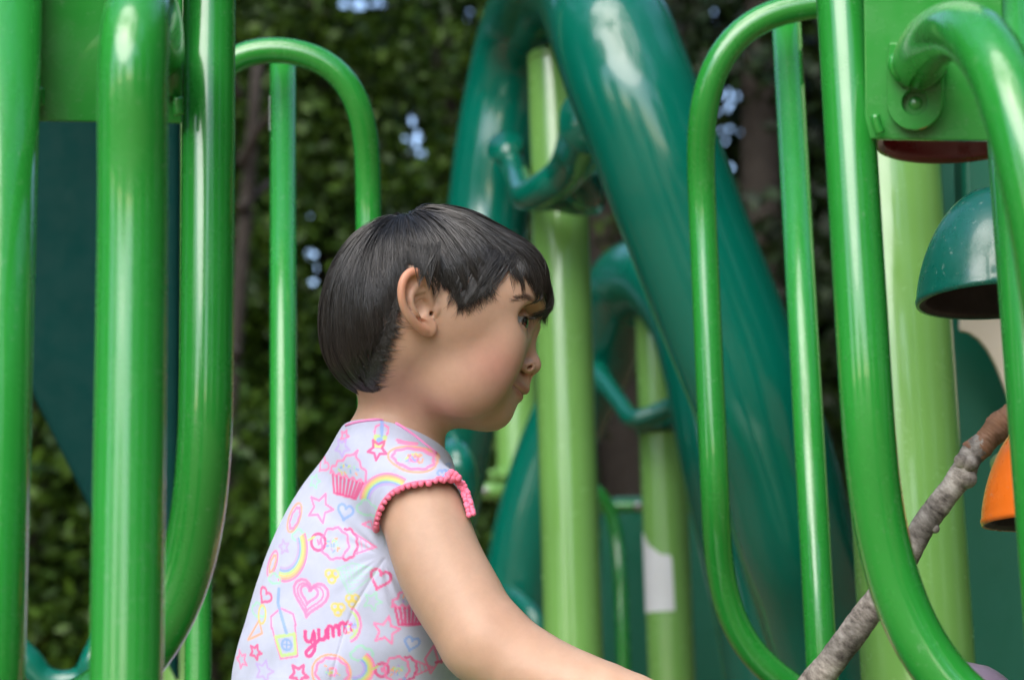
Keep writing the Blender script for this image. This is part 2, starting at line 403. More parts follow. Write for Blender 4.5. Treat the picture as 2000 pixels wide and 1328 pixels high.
# shirt
HEM = [(738, 1094), (731, 1060), (732, 1022), (744, 985), (768, 958), (805, 943), (850, 938), (882, 935), (905, 952), (921, 1006)]
def sleeve_solid(p):
    return sd_chain(p, [C3(795, 962, 1.600), C3(826, 1000, 1.560), C3(847, 1062, 1.545)], [.034, .0365, .0375], .01)
HEMPOLY = [tuple(v) for v in catmull(HEM, 4)]+[(950, 1000), (1010, 1120), (1000, 1250), (800, 1250)]
_c1, _c2, _c3 = C3(668, 832, 1.655), C3(862, 890, 1.66), C3(750, 819, 1.603)
COLLAR_N = np.cross(_c2-_c1, _c3-_c1); COLLAR_N /= np.linalg.norm(COLLAR_N); COLLAR_N *= np.sign(COLLAR_N[1]); COLLAR_P = _c1
def shirt_p(p):
    t = torso_p(p, .0035)
    s = sleeve_solid(p)
    px, py = project_px(p); z = p[..., 2]
    cut = np.maximum(poly_sd(px, py, HEMPOLY)*z/FPX, z-1.60-np.clip(px-880, 0, 40)*.004)
    s = smax(s, -cut, .0015)
    d = smin(t, s, .006)
    fs = sd_chain(p, [C3(785, 985, 1.72), C3(800, 1040, 1.75)], [.034, .035], .01); d = smin(d, fs, .01)
    d = smin(d, neck_p(p, .0030), .020)
    d = smax(d, (p-COLLAR_P)@COLLAR_N, .0012)
    # soft folds in the jersey
    q = BD.to(p)
    w = .0011*np.sin(q[..., 2]*75+q[..., 0]*60+2.5*np.sin(q[..., 0]*31))*np.clip((.02-q[..., 2])/.1, 0, 1)
    w = w+.0016*np.sin((q[..., 0]*.8+q[..., 2]*.55)*150)*np.exp(-(((px-800)/60)**2+((py-1180)/110)**2))
    ang = np.arctan2(py-1085, px-748); rr = np.hypot(px-748, py-1085)
    w = w+.0007*np.sin(ang*13+.02*rr+1.5*np.sin(ang*5))*np.exp(-rr/110)*np.clip((rr-12)/30, 0, 1)*(z < 1.66)*(px < 800)
    w = w+.0010*np.sin(py*.045+px*.012+2*np.sin(px*.011))*np.clip((py-1120)/150, 0, 1)
    return d+w
SHIRT_LO, SHIRT_HI = np.array(C3(400, 1760, 1.7))*[1, 1, 0]+[-.01, 0, 1.47], np.array([C3(960, 780, 1.5)[0], C3(900, 790, 1.6)[1], 1.84])
# ------------------------------------------------------------------ hands closed round the stick
ST0, ST1 = C3(1380, 1590, 1.50), C3(1640, 1270, 1.465)
ST_A = (ST1-ST0)/np.linalg.norm(ST1-ST0)
def grip_field(center, wrist, thumb_up):
    e2 = np.array([0, 0, -1.0]); e2 -= ST_A*(e2@ST_A); e2 /= np.linalg.norm(e2); e1 = np.cross(ST_A, e2)
    if e1@(wrist-center) < 0: e1 = -e1
    at = lambda deg, R, s: center+ST_A*s+(e1*math.cos(math.radians(deg))+e2*math.sin(math.radians(deg)))*R
    fing = []
    for k, (s, ln, r) in enumerate([(.018, 1.0, .0062), (.005, 1.06, .0065), (-.008, 1.0, .0062), (-.020, .85, .0054)]):
        end = -235*ln
        pts = [at(a, R, s-.004*i) for i, (a, R) in enumerate([(-5, .026), (-60, .0235), (-125, .0215), (end+30, .0205), (end, .0195)])]
        fing.append((list(catmull(pts, 3)), r))
    th = [at(20, .030, .012), at(55, .026, .024), at(75, .0225, .036), at(80, .0205, .047)]
    palm = [(at(0, .033, .012), .0125), (at(0, .033, -.014), .0115), (at(12, .040, -.002), .0130)]
    def f(p):
        far = np.linalg.norm(p-center, axis=-1)-.062; out = far.copy(); k_ = far < .012
        if not k_.any(): return out
        pa = p; p = p[k_]
        d = sd_cap(p, palm[0][0], palm[1][0], palm[0][1], palm[1][1]); d = smin(d, sd_cap(p, palm[2][0], wrist, .0135, .0180), .012)
        for pts, r in fing: d = smin(d, sd_chain(p, pts, np.linspace(r*1.1, r*.85, len(pts)), .001), .0025)
        d = smin(d, sd_chain(p, list(catmull(th, 3)), np.linspace(.0085, .0058, 10), .002), .003)
        out[k_] = d; return out
    return f
G1 = ST0+ST_A*(((C3(1492, 1448, 1.47)-ST0)@ST_A)); G2 = ST0+ST_A*.035
WR2 = C3(1330, 1500, 1.60)
grip1, grip2 = grip_field(G1, WR, 1), grip_field(G2, C3(1330, 1530, 1.56), 1)
_arm_p, _far_p = arm_p, far_arm_p
def arm_p(p): return smin(_arm_p(p), grip1(p), .010)
def far_arm_p(p): return smin(smin(_far_p(p), sd_cap(p, WR2, C3(1330, 1530, 1.56), .019, .018), .008), grip2(p), .010)
# ------------------------------------------------------------------ materials of the figure
def lin(r, g, b): return tuple(((c/255)/12.92 if c/255 <= .04045 else ((c/255+.055)/1.055)**2.4) for c in (r, g, b))
def attr_mat(name, rough, sss=0, bump_scale=900, bump=.1, spec=.5, sheen=0, weave=False):
    m, t, b = new_mat(name)
    at = N(t, 'ShaderNodeVertexColor'); at.layer_name = 'Col'
    tc = N(t, 'ShaderNodeTexCoord')
    n1 = N(t, 'ShaderNodeTexNoise', Scale=55.0, Detail=6.0, Roughness=.7); t.links.new(tc.outputs['Object'], n1.inputs['Vector'])
    mr = N(t, 'ShaderNodeMapRange'); mr.inputs[1].default_value = .3; mr.inputs[2].default_value = .7; mr.inputs[3].default_value = .93; mr.inputs[4].default_value = 1.05
    t.links.new(n1.outputs[0], mr.inputs[0])
    mx = N(t, 'ShaderNodeVectorMath', operation='SCALE'); t.links.new(at.outputs[0], mx.inputs[0]); t.links.new(mr.outputs[0], mx.inputs[3])
    t.links.new(mx.outputs[0], b.inputs['Base Color'])
    b.inputs['Roughness'].default_value = rough; b.inputs['Specular IOR Level'].default_value = spec
    if sss:
        b.inputs['Subsurface Weight'].default_value = sss; b.inputs['Subsurface Radius'].default_value = (1.0, .38, .22); b.inputs['Subsurface Scale'].default_value = .006
    if sheen: b.inputs['Sheen Weight'].default_value = sheen; b.inputs['Sheen Roughness'].default_value = .5
    n2 = N(t, 'ShaderNodeTexNoise', Scale=float(bump_scale), Detail=3.0); t.links.new(tc.outputs['Object'], n2.inputs['Vector'])
    bp = N(t, 'ShaderNodeBump', Strength=bump, Distance=.0006); t.links.new(n2.outputs[0], bp.inputs['Height']); t.links.new(bp.outputs[0], b.inputs['Normal'])
    return m
def set_col(me, C):
    a = me.color_attributes.new('Col', 'FLOAT_COLOR', 'POINT'); n = len(C)
    a.data.foreach_set('color', np.concatenate([C, np.ones((n, 1))], 1).astype(np.float32).ravel())
M_SKIN = attr_mat('skin', .47, sss=.35, bump=.12, spec=.42)
M_SHIRT = attr_mat('printed_jersey', .9, bump_scale=1500, bump=.35, spec=.1, sheen=.15)
# ------------------------------------------------------------------ hair flow: meridians running out from the whorl
HC = L(845, 605, 0)
_w = L(800, 440, .004)-HC; _w /= np.linalg.norm(_w)
_b1 = np.array([1.0, 0, 0]); _b1 -= _w*(_b1@_w); _b1 /= np.linalg.norm(_b1); _b2 = np.cross(_w, _b1)
if _b2[1] < 0: _b2 = -_b2
def to_pol(q):
    v = q-HC; v = v/np.linalg.norm(v, axis=-1, keepdims=True)
    return np.arccos(np.clip(v@_w, -1, 1)), np.arctan2(v@_b2, v@_b1)
def from_pol(th, ph):
    return np.cos(th)[..., None]*_w+np.sin(th)[..., None]*(np.cos(ph)[..., None]*_b1+np.sin(ph)[..., None]*_b2)
def radial(v, h, it=24):
    "point on the head surface, h above the skin, in direction v from the middle of the skull"
    th, ph = np.arccos(np.clip(v@_w, -1, 1)), np.arctan2(v@_b2, v@_b1)
    global _TAB
    if _TAB is None:
        g = from_pol(*np.meshgrid(np.linspace(0, 2.6, NT_), np.linspace(-math.pi, math.pi, NP_), indexing='ij')); t = np.full(g.shape[:-1], .12)
        for _ in range(it): t = t-np.clip(face_q(HC+g*t[..., None]), -.02, .02)*.75
        _TAB = t
    a = np.clip(th/2.6*(NT_-1), 0, NT_-1.001); b = (ph+math.pi)/(2*math.pi)*(NP_-1.001); i = a.astype(int); j = b.astype(int); fa = a-i; fb = b-j
    return (_TAB[i, j]*(1-fa)+_TAB[i+1, j]*fa)*(1-fb)+(_TAB[i, j+1]*(1-fa)+_TAB[i+1, j+1]*fa)*fb
_TAB = None; NT_, NP_ = 170, 260
def surf_pt(px, py):
    p, ok = trace_px(lambda p: face_q(HD.to(p)), px, py, 1.45, 1.75); return HD.to(p)
_per = [(1058, 560), (1040, 550), (1022, 534), (1003, 518), (985, 530), (965, 542), (945, 551), (922, 560), (903, 578), (888, 578), (868, 562), (852, 548), (838, 530), (822, 522), (806, 525), (792, 535), (780, 560), (774, 590), (768, 620), (757, 650), (744, 680), (730, 706), (716, 735)]
_pts = [L(1086, 622, 0)*1.0, L(1080, 602, .010)]+[surf_pt(x, y)[0] for x, y in _per]+[L(706, 768, .022), L(690, 775, 0)]
_th, _ph = to_pol(np.array(_pts)); _ph = np.abs(_ph); _o = np.argsort(_ph); _PH, _TH = _ph[_o], _th[_o]
def th_end(ph): return np.interp(np.abs(ph), _PH, _TH)
def ribbon_mesh(name, P, R, seg=3):
    "P (n, k, 3) strand points, R (n, k) radii -> one mesh of thin tubes"
    n, k, _ = P.shape
    T = np.gradient(P, axis=1); T /= np.linalg.norm(T, axis=2, keepdims=True)+1e-12
    A = np.cross(T, np.array([.31, .52, .79])); A /= np.linalg.norm(A, axis=2, keepdims=True)+1e-12; Bn = np.cross(T, A)
    ang = np.arange(seg)*2*math.pi/seg
    V = P[:, :, None]+R[:, :, None, None]*(A[:, :, None]*np.cos(ang)[None, None, :, None]+Bn[:, :, None]*np.sin(ang)[None, None, :, None])
    idx = np.arange(n*k*seg).reshape(n, k, seg); a = idx[:, :-1]; b = idx[:, 1:]
    Q = np.stack([a, np.roll(a, -1, 2), np.roll(b, -1, 2), b], -1).reshape(-1, 4)
    return V.reshape(-1, 3), Q
def make_hair(n, k=12):
    r = RNG
    ph = r.uniform(-math.pi, math.pi, n)
    keep = (ph > -.9) | (r.random(n) < .55); ph = ph[keep]; n = len(ph)
    te = th_end(ph)
    u = r.random(n); thr = np.arccos(1-u*(1-np.cos(te*.985)))
    # clumps
    nc = 125; cph = np.sort(r.uniform(-math.pi, math.pi, nc)); cl = 1+r.normal(0, .055, nc)+np.where(np.abs(cph) < 1.5, np.where(r.random(nc) < .4, .11, -.04)*r.random(nc), 0); ch = r.normal(0, .0014, nc)
    j = np.clip(np.searchsorted(cph, ph)-(r.random(n) < .5), 0, nc-1); cp = cph[j]
    dphi = cp-ph; tipth = th_end(cp)*np.clip(cl[j], .84, 1.16)
    nc2 = 700; cph2 = np.sort(r.uniform(-math.pi, math.pi, nc2)); j2 = np.clip(np.searchsorted(cph2, ph), 0, nc2-1); d2 = cph2[j2]-ph
    ln = r.uniform(.62, 1.05, n)
    tht = np.minimum(thr+ln, tipth-np.minimum(np.abs(dphi)*4.2, .16)*r.uniform(.6, 1.3, n)-r.random(n)**2*.07); ok_ = tht > thr+.07
    ph, te, thr, tht, dphi, d2, j, ln = [a_[ok_] for a_ in (ph, te, thr, tht, dphi, d2, j, ln)]; n = len(ph)
    t = np.linspace(0, 1, k)[None]
    th = thr[:, None]+(tht-thr)[:, None]*t
    kk = np.where(np.abs(ph) < 1.7, r.uniform(.65, 1.0, n), r.uniform(.4, .95, n))[:, None]
    pht = ph[:, None]+np.clip(d2, -.05, .05)[:, None]*.7*t+(np.clip(dphi, -.10, .10)[:, None]*kk*t**1.6)
    am = r.normal(0, .02, n)[:, None]; pht = pht+am*np.sin(t*3.1+r.uniform(0, 6, n)[:, None])*t/np.maximum(np.sin(th), .25)
    rel = (thr/te)[:, None]
    lay = .0015+(.0046+.0022*(np.abs(ph) < .7))[:, None]*(1-rel)**.7+r.uniform(-.0006, .0006, n)[:, None]
    lift = lay*np.clip(t*5, 0, 1)*(1-.55*np.clip((th/te[:, None]-.80)/.2, 0, 1)*(np.abs(pht) > .55))
    lift = np.maximum(lift+.0006+ch[j][:, None]*np.sin(t*2.6), .0004)
    # fringe leans clear of the forehead
    v = from_pol(th, pht)
    tr = radial(v.reshape(-1, 3), 0.0).reshape(th.shape)
    P = HC+v*(tr+lift)[..., None]
    R = np.interp(t, [0, .12, .7, 1], [.00022, .00034, .00030, .00005])*r.uniform(.75, 1.25, n)[:, None]
    return P, R
def strand_tones(n, k, seg=3):
    c = np.exp(RNG.normal(0, .45, n))[:, None]*np.array([.019, .0165, .0148]); return np.repeat(c, k*seg, 0)
def wisps(n, k=7):
    "fine short hair feathering out past the hairline at the nape, the temple and over the ear"
    r = RNG
    ph = np.concatenate([r.uniform(2.05, 3.1, int(n*.85)), r.uniform(1.05, 1.5, n-int(n*.85))]); te = th_end(ph)
    th0 = te*r.uniform(.95, 1.03, n); ln = r.uniform(.05, .17, n)*np.where(ph < 1.5, 1.5, 1.0); t = np.linspace(0, 1, k)[None]
    th = th0[:, None]+ln[:, None]*t; p2 = ph[:, None]+r.normal(0, .07, n)[:, None]*t**2
    v = from_pol(th, p2); tr = radial(v.reshape(-1, 3), 0.0).reshape(th.shape)
    P = HC+v*(tr+.0006+.0014*np.sin(t*3))[..., None]
    return P, np.interp(t, [0, .5, 1], [.00016, .00016, .00004])*np.ones((n, 1))
def over_ear(n, k=9):
    "locks that fall over the top of the ear"
    r = RNG; x0 = r.uniform(800, 862, n); tip = np.array([818, 826, 838, 848, 858])[r.integers(0, 5, n)]; ty = np.interp(tip, [818, 826, 838, 848, 858], [556, 541, 562, 575, 566])+r.normal(0, 4, n)
    P = []
    for i in range(n):
        a, b, c = L(x0[i], 478+r.normal(0, 5), .0745), L((x0[i]+tip[i])/2+r.normal(0, 2), 515, .0825), L(tip[i]+r.normal(0, 1.2), ty[i], .0830 if tip[i] < 842 else .0745)
        t = np.linspace(0, 1, k)[:, None]; P.append(a*(1-t)**2+2*b*t*(1-t)+c*t**2)
    return np.array(P), np.interp(np.linspace(0, 1, k)[None], [0, .6, 1], [.00028, .00024, .00005])*np.ones((n, 1))
LOCKS = [(950, 500, 893, 608, 46), (962, 505, 906, 592, 34), (905, 500, 872, 600, 22), (975, 500, 927, 592, 34), (985, 492, 948, 582, 26), (992, 490, 963, 572, 24), (1000, 480, 1002, 562, 14), (1005, 470, 1021, 574, 34), (1012, 480, 1031, 560, 20), (1020, 480, 1046, 578, 30), (1030, 490, 1061, 592, 30), (1040, 500, 1073, 604, 26), (880, 490, 850, 580, 12), (925, 505, 884, 588, 20)]
def lock_strands(k=10):
    "pointed damp locks of the fringe and temple"
    P = []; t = np.linspace(0, 1, k)
    for x0, y0, x1, y1, n in LOCKS:
        rx = x0+RNG.normal(0, 9, n); ry = y0+RNG.normal(0, 8, n); tx = x1+RNG.normal(0, 2.2, n); ty = y1+RNG.normal(0, 7, n)-np.abs(RNG.normal(0, 8, n))
        cx = (rx+tx)/2+(rx-x0)*.35+RNG.normal(0, 3, n)+np.sign(x0-x1)*7; cy = (ry+ty)/2-4
        X = rx[:, None]*(1-t)**2+2*cx[:, None]*t*(1-t)+tx[:, None]*t**2; Y = ry[:, None]*(1-t)**2+2*cy[:, None]*t*(1-t)+ty[:, None]*t**2
        S = surf_pt(X.ravel(), Y.ravel()).reshape(n, k, 3); nrm = S-HC; nrm /= np.linalg.norm(nrm, axis=2, keepdims=True)
        P.append(S+nrm*(.0008+.0048*(1-t)**.8)[None, :, None])
    P = np.concatenate(P); return P, np.interp(t[None], [0, .5, 1], [.00026, .00024, .00005])*np.ones((len(P), 1))
def flyaways(n, k=12):
    r = RNG; ph = r.uniform(-2.9, 2.9, n); thr = r.uniform(.1, .9, n)*th_end(ph)*.7; t = np.linspace(0, 1, k)[None]
    th = thr[:, None]+r.uniform(.4, .9, n)[:, None]*t; th = np.minimum(th, th_end(ph)[:, None]*1.05); p2 = ph[:, None]+r.normal(0, .15, n)[:, None]*t**1.5
    v = from_pol(th, p2); tr = radial(v.reshape(-1, 3), 0.0).reshape(th.shape)
    P = HC+v*(tr+.006+r.uniform(.001, .007, n)[:, None]*t*np.sin(1+2*t))[..., None]
    return P, np.full((n, k), .00013)
def h2w(q): return c2w(HD.back(q))
# ------------------------------------------------------------------ print on the jersey: small line drawings
PK, DPK, RD, OR, YL, GR, BL, LV, LG = [lin(*c) for c in ((245, 130, 180), (228, 80, 140), (240, 120, 130), (245, 170, 130), (225, 205, 110), (160, 215, 190), (140, 170, 225), (190, 165, 225), (190, 220, 130))]
DRAW = []
def dr(pts, col, w=2.6, a=.85): DRAW.append(([(400+x/2.423, 780+y/2.423) for x, y in pts], col, w, a))
def star(x, y, r, col, w=2.6, rot=0.3, inner=.48):
    P = [(x+(r if i % 2 == 0 else r*inner)*math.sin(rot+i*math.pi/5), y-(r if i % 2 == 0 else r*inner)*math.cos(rot+i*math.pi/5)) for i in range(11)]; dr(P, col, w)
def heart(x, y, r, col, w=2.6, rot=0.0):
    P = []
    for i in range(25):
        t = i/24*2*math.pi; hx = 16*math.sin(t)**3/17; hy = -(13*math.cos(t)-5*math.cos(2*t)-2*math.cos(3*t)-math.cos(4*t))/17
        P.append((x+r*(hx*math.cos(rot)-hy*math.sin(rot)), y+r*(hx*math.sin(rot)+hy*math.cos(rot))))
    dr(P, col, w)
def arc(x, y, rx, ry, a0, a1, col, w=2.6, wob=0, nw=8, rot=0):
    P = []
    for i in range(33):
        t = math.radians(a0+(a1-a0)*i/32); k = 1+wob*math.sin(nw*t); u, v = rx*k*math.cos(t), ry*k*math.sin(t)
        P.append((x+u*math.cos(rot)-v*math.sin(rot), y+u*math.sin(rot)+v*math.cos(rot)))
    dr(P, col, w)
def sprinkles(x, y, rx, ry, n):
    rr = random.Random(int(x*7+y))
    for _ in range(n):
        a, q, b = rr.uniform(0, 6.28), rr.uniform(.1, .8), rr.uniform(0, 3.1); px, py = x+rx*q*math.cos(a), y+ry*q*math.sin(a)
        dr([(px, py), (px+10*math.cos(b), py+10*math.sin(b))], rr.choice([YL, GR, BL, OR, LV, LG]), 2.2)
def cupcake(x, y, s, rot=.15):
    c, n_ = math.cos(rot), math.sin(rot); T = lambda u, v: (x+s*(u*c-v*n_), y+s*(u*n_+v*c))
    P = [(-1, .05), (-.98, -.25), (-.75, -.35), (-.7, -.6), (-.4, -.7), (-.25, -.98), (.1, -1.1), (.3, -1.35), (.25, -1.05), (.5, -.85), (.62, -.6), (.9, -.5), (.95, -.2), (1.0, .05)]
    dr([T(*p) for p in catmull(P, 3)], PK, 2.8)
    dr([T(u/10, .05+.09*math.sin(u*1.6)) for u in range(-10, 11)], PK, 2.8)
    dr([T(*p) for p in [(-.85, .12), (-.6, .95), (.58, .95), (.85, .12)]], DPK, 3.0)
    for u in (-.6, -.38, -.15, .08, .3, .52, .7): dr([T(u, .15), T(u*.72, .9)], DPK, 3.2)
    q = T(-.05, -.42); sprinkles(q[0], q[1], s*.75, s*.45, 14)
def donut(x, y, rx, ry, rot=.15):
    arc(x, y, rx, ry, 0, 360, OR, 2.6, rot=rot); arc(x+4, y-2, rx*.84, ry*.80, 0, 360, PK, 3.0, wob=.06, nw=9, rot=rot)
    arc(x+6, y-4, rx*.2, ry*.22, 0, 360, PK, 3, rot=rot); sprinkles(x, y, rx*.7, ry*.65, 14)
def rainbow(x, y, r, a0, a1, sy=.9):
    for i, c in enumerate((PK, OR, YL, LG, BL, LV)): arc(x, y, r-i*9.5, (r-i*9.5)*sy, a0, a1, c, 2.6)
def cloud(x, y, s):
    P = [(-1, .3), (-1.05, -.1), (-.7, -.35), (-.45, -.7), (.05, -.75), (.35, -.45), (.8, -.4), (1, 0), (.8, .4), (.3, .45), (-.1, .6), (-.6, .5), (-1, .3)]
    dr([(x+s*a, y+s*b) for a, b in catmull(P, 3)], GR, 2.6)
def icecream(x, y, s):
    arc(x-1.15*s, y, .42*s, .42*s, 0, 360, DPK, 3.4); dr([(x-1.4*s, y-.25*s), (x-1.75*s, y-.05*s)], LG, 2.4); dr([(x-1.2*s, y-.1*s), (x-1.12*s, y+.12*s), (x-1.0*s, y-.1*s)], PK, 2.4)
    arc(x-.2*s, y, .78*s, .80*s, 0, 360, PK, 2.8, wob=.07, nw=8); sprinkles(x-.2*s, y, .6*s, .6*s, 18)
    arc(x+.45*s, y, .62*s, .78*s, -100, 100, DPK, 3.0, wob=.06, nw=9)
    dr([(x+1.0*s, y-.5*s), (x+2.1*s, y+.1*s), (x+.95*s, y+.5*s)], PK, 2.2)
    for k in range(4): dr([(x+(1.0+.25*k)*s, y+(-.4+.1*k)*s), (x+(1.1+.25*k)*s, y+(.42-.1*k)*s)], PK, 1.6, .6)
def pretzel(x, y, s):
    for dx, dy in ((-.45, -.3), (.45, -.3), (0, .4)): arc(x+s*dx, y+s*dy, s*.5, s*.5, 0, 360, YL, 3.0)
def juice(x, y, s, rot=-.25):
    c, n_ = math.cos(rot), math.sin(rot); T = lambda u, v: (x+s*(u*c-v*n_), y+s*(u*n_+v*c))
    dr([T(-.55, -.25), T(-.4, 1.0), T(.4, 1.0), T(.55, -.25)], PK, 2.2); dr([T(*p) for p in [(-.6, -.25), (-.55, -.7), (0, -.98), (.55, -.7), (.6, -.25)]], PK, 2.4)
    dr([T(-.45, .1), T(-.33, .88), T(.33, .88), T(.45, .1), T(-.45, .1)], LG, 3.6); dr([T(.1, .0), T(-.1, -1.2), T(.05, -1.75)], BL, 4.0); q = T(0, .48); arc(q[0], q[1], s*.22, s*.22, 0, 360, BL, 3)
    dr([(q[0]-s*.2, q[1]), (q[0]+s*.2, q[1])], BL, 2); dr([(q[0], q[1]-s*.2), (q[0], q[1]+s*.2)], BL, 2)
juice(825, 175, 55, .1); star(638, 185, 27, PK); star(630, 238, 45, LV, rot=.5); cupcake(668, 372, 98); star(815, 238, 48, DPK, 3, rot=.7); donut(985, 277, 118, 50); heart(522, 335, 36, PK, rot=.6)
dr([(905, 195), (940, 205), (1000, 215), (960, 212), (915, 205)], PK, 3); heart(1130, 338, 22, BL)
rainbow(885, 478, 150, 185, 300); cloud(775, 512, 55); star(526, 530, 70, PK, rot=.35); heart(658, 537, 42, BL, 3.2, rot=.2)
icecream(628, 685, 88); dr([(745, 590), (790, 570), (800, 610), (745, 590)], PK, 2.4); cloud(425, 668, 40); rainbow(345, 730, 125, -30, 100, 1.2); star(340, 728, 32, LV, rot=.9)
star(480, 415, 34, GR, 2, rot=.2); arc(385, 590, 32, 70, 0, 360, OR, 2.6, rot=.35); arc(388, 592, 22, 52, 0, 360, PK, 2.6, wob=.08, rot=.35); arc(278, 815, 24, 62, 0, 360, PK, 2.6, rot=.3); arc(280, 815, 14, 42, 0, 360, OR, 2.4, wob=.1, rot=.3)
heart(496, 932, 95, PK, 3.4, rot=.15); heart(494, 930, 72, PK, 2.4, rot=.15); heart(490, 922, 48, PK, 3.2, rot=.15)
pretzel(603, 833, 34); pretzel(705, 940, 33); pretzel(637, 982, 32)
dr([(625, 800), (700, 770), (832, 800), (690, 912), (625, 800)], GR, 2.2, .6)
for k in range(6): dr([(645+22*k, 795-4*k), (680+12*k, 890-14*k)], GR, 1.4, .6); dr([(640+12*k, 805+18*k), (800-22*k, 800+18*k)], GR, 1.4, .5)
juice(372, 1110, 112); heart(250, 965, 40, DPK, 3, rot=.5); heart(835, 838, 52, DPK, 3.2, rot=.3); cloud(300, 880, 34)
# handwriting: yumm
for P in ([(478, 1092), (482, 1130), (508, 1135), (520, 1095)], [(520, 1090), (528, 1130), (525, 1175), (500, 1203), (485, 1185), (520, 1150), (545, 1128)], [(545, 1080), (550, 1118), (575, 1118), (583, 1078), (592, 1112)], [(592, 1112), (590, 1070), (600, 1060), (613, 1070), (617, 1102)], [(615, 1075), (628, 1055), (640, 1065), (645, 1095)], [(645, 1095), (645, 1055), (660, 1040), (670, 1055), (674, 1085)], [(672, 1060), (684, 1040), (698, 1048), (705, 1072)]):
    dr(catmull(P, 4), DPK, 4.2, .95)
arc(690, 1050, 55, 75, -75, 75, PK, 3.0); arc(690, 1050, 42, 60, -75, 75, LG, 2.6); sprinkles(700, 1060, 30, 40, 10)
donut(610, 1268, 92, 82, 0); cloud(755, 1180, 50); rainbow(720, 1245, 92, -50, 95); icecream(930, 1255, 72); star(866, 1075, 66, PK, rot=.2); heart(985, 1136, 36, BL, 3, rot=.3); cupcake(985, 965, 92, .05); star(800, 940, 45, GR, 2, rot=.4)
dr([(1045, 1215), (1085, 1160), (1105, 1240), (1070, 1290), (1045, 1215)], PK, 2.6); dr([(1095, 1150), (1110, 1190), (1130, 1200), (1120, 1245), (1095, 1240)], DPK, 3.4)
star(216, 1222, 36, DPK, 3, rot=.3); star(452, 1287, 48, DPK, 3.4, rot=.5); star(268, 1300, 52, LV, rot=.2); star(130, 1280, 40, PK, rot=.7); cloud(215, 1040, 44); dr([(165, 1180), (225, 1080), (250, 1130), (165, 1180)], OR, 2.6); arc(240, 1050, 22, 40, 0, 360, YL, 2.6)
star(600, 1420, 60, PK); heart(820, 1400, 50, DPK); cupcake(350, 1480, 90); juice(980, 1440, 80); star(480, 1600, 60, LV); donut(720, 1560, 90, 80); heart(200, 1480, 50, BL)
SEAM = [(400+x/2.423, 780+y/2.423) for x, y in ((852, 752), (790, 850), (722, 960), (672, 1080), (640, 1190), (606, 1328), (590, 1600))]
def seg_dist(x, y, P):
    d = np.full(x.shape, 1e9)
    for i in range(len(P)-1):
        ax, ay = P[i]; bx, by = P[i+1]; ex, ey = bx-ax, by-ay; t = np.clip(((x-ax)*ex+(y-ay)*ey)/(ex*ex+ey*ey+1e-9), 0, 1)
        d = np.minimum(d, (x-ax-t*ex)**2+(y-ay-t*ey)**2)
    return np.sqrt(d)
def print_colours(V):
    x = 1000+V[:, 0]*FPX/1.575; y = 664-V[:, 1]*FPX/1.575
    C = np.tile(np.array([.51, .54, .68]), (len(V), 1))
    for P, col, w, a in DRAW:
        A = np.array(P); i = np.where((x > A[:, 0].min()-8) & (x < A[:, 0].max()+8) & (y > A[:, 1].min()-8) & (y < A[:, 1].max()+8))[0]
        if len(i) == 0: continue
        d = seg_dist(x[i], y[i], P); k = (np.clip((w*.88+.6-d)/1.3, 0, 1)*a)[:, None]
        C[i] = C[i]*(1-k)+np.array(col)*k
    return C
def blobs(mb, c, r, n1=8, n2=6, sq=None):
    b = len(mb.V)
    for i in range(n2+1):
        for j in range(n1):
            t, p = math.pi*i/n2, 2*math.pi*j/n1; v = np.array([math.sin(t)*math.cos(p), math.sin(t)*math.sin(p), math.cos(t)])*r
            if sq is not None: v = v@sq
            mb.V.append(tuple(c+v))
    for i in range(n2):
        for j in range(n1): mb.F.append((b+i*n1+j, b+i*n1+(j+1) % n1, b+(i+1)*n1+(j+1) % n1, b+(i+1)*n1+j))
# ------------------------------------------------------------------ playground
M_GREEN = paint("green_powder_coat", (.018, .225, .028), rough=.24, coat=.6, var=.12, bump=.015, scuff=.10)
M_LIME = paint('light_green_post', (.150, .335, .078), rough=.22, coat=.35, var=.08, bump=.012)
M_TEAL = paint('teal_moulded_plastic', (.001, .120, .080), rough=.19, coat=.35, var=.05, bump=.012)
M_TEALP = paint('teal_sheet_plastic', (.004, .100, .060), rough=.45, coat=0, var=.06, bump=.03)
M_HOOD_SHADE = paint('shade_darkened_teal', (.001, .034, .030), rough=.7, coat=0, var=.15, bump=.03, spec=.12)  # teal taken almost to black: the hood's inner shade is in the colour
M_RED = paint('dark_red_plastic', (.16, .006, .010), rough=.3, coat=.2)
M_ORANGE = paint('orange_plastic', (.74, .15, .012), rough=.3, coat=.3, scuff=.35)
M_CREAM = paint('cream_plastic', (.62, .54, .44), rough=.45, coat=0)
M_PURPLE = paint('purple_plastic', (.20, .155, .21), rough=.35, coat=.2, scuff=.5)
M_TEALB = paint('teal_scratched_plastic', (.003, .100, .070), rough=.28, coat=.3, scuff=.35)
M_DARK = paint('black_inside', (.006, .008, .008), rough=.6, coat=0)
M_STEEL = paint('bolt_steel', (.45, .45, .44), rough=.35, coat=0); M_STEEL.node_tree.nodes['Principled BSDF'].inputs['Metallic'].default_value = .9
M_GREY = paint('grey_green_sheet', (.10, .22, .13), rough=.3, coat=.1)
def pxp(rows, n=8):
    "rows (px, py, depth[, radius]) -> smooth world path and radii"
    A = catmull([np.array(r, float) for r in rows], n); P = np.array([W(a[0], a[1], a[2]) for a in A])
    return P, (A[:, 3] if A.shape[1] > 3 else None)
def foot_of(px, py, d, z=0): p = W(px, py, d); return np.array([p[0], p[1], z])
def at_px(px, py, d):
    "point on the upright through W(px, py, d) is found by height; returns world xyz"
    return W(px, py, d)
def z_at(px, py, d): return W(px, py, d)[2]
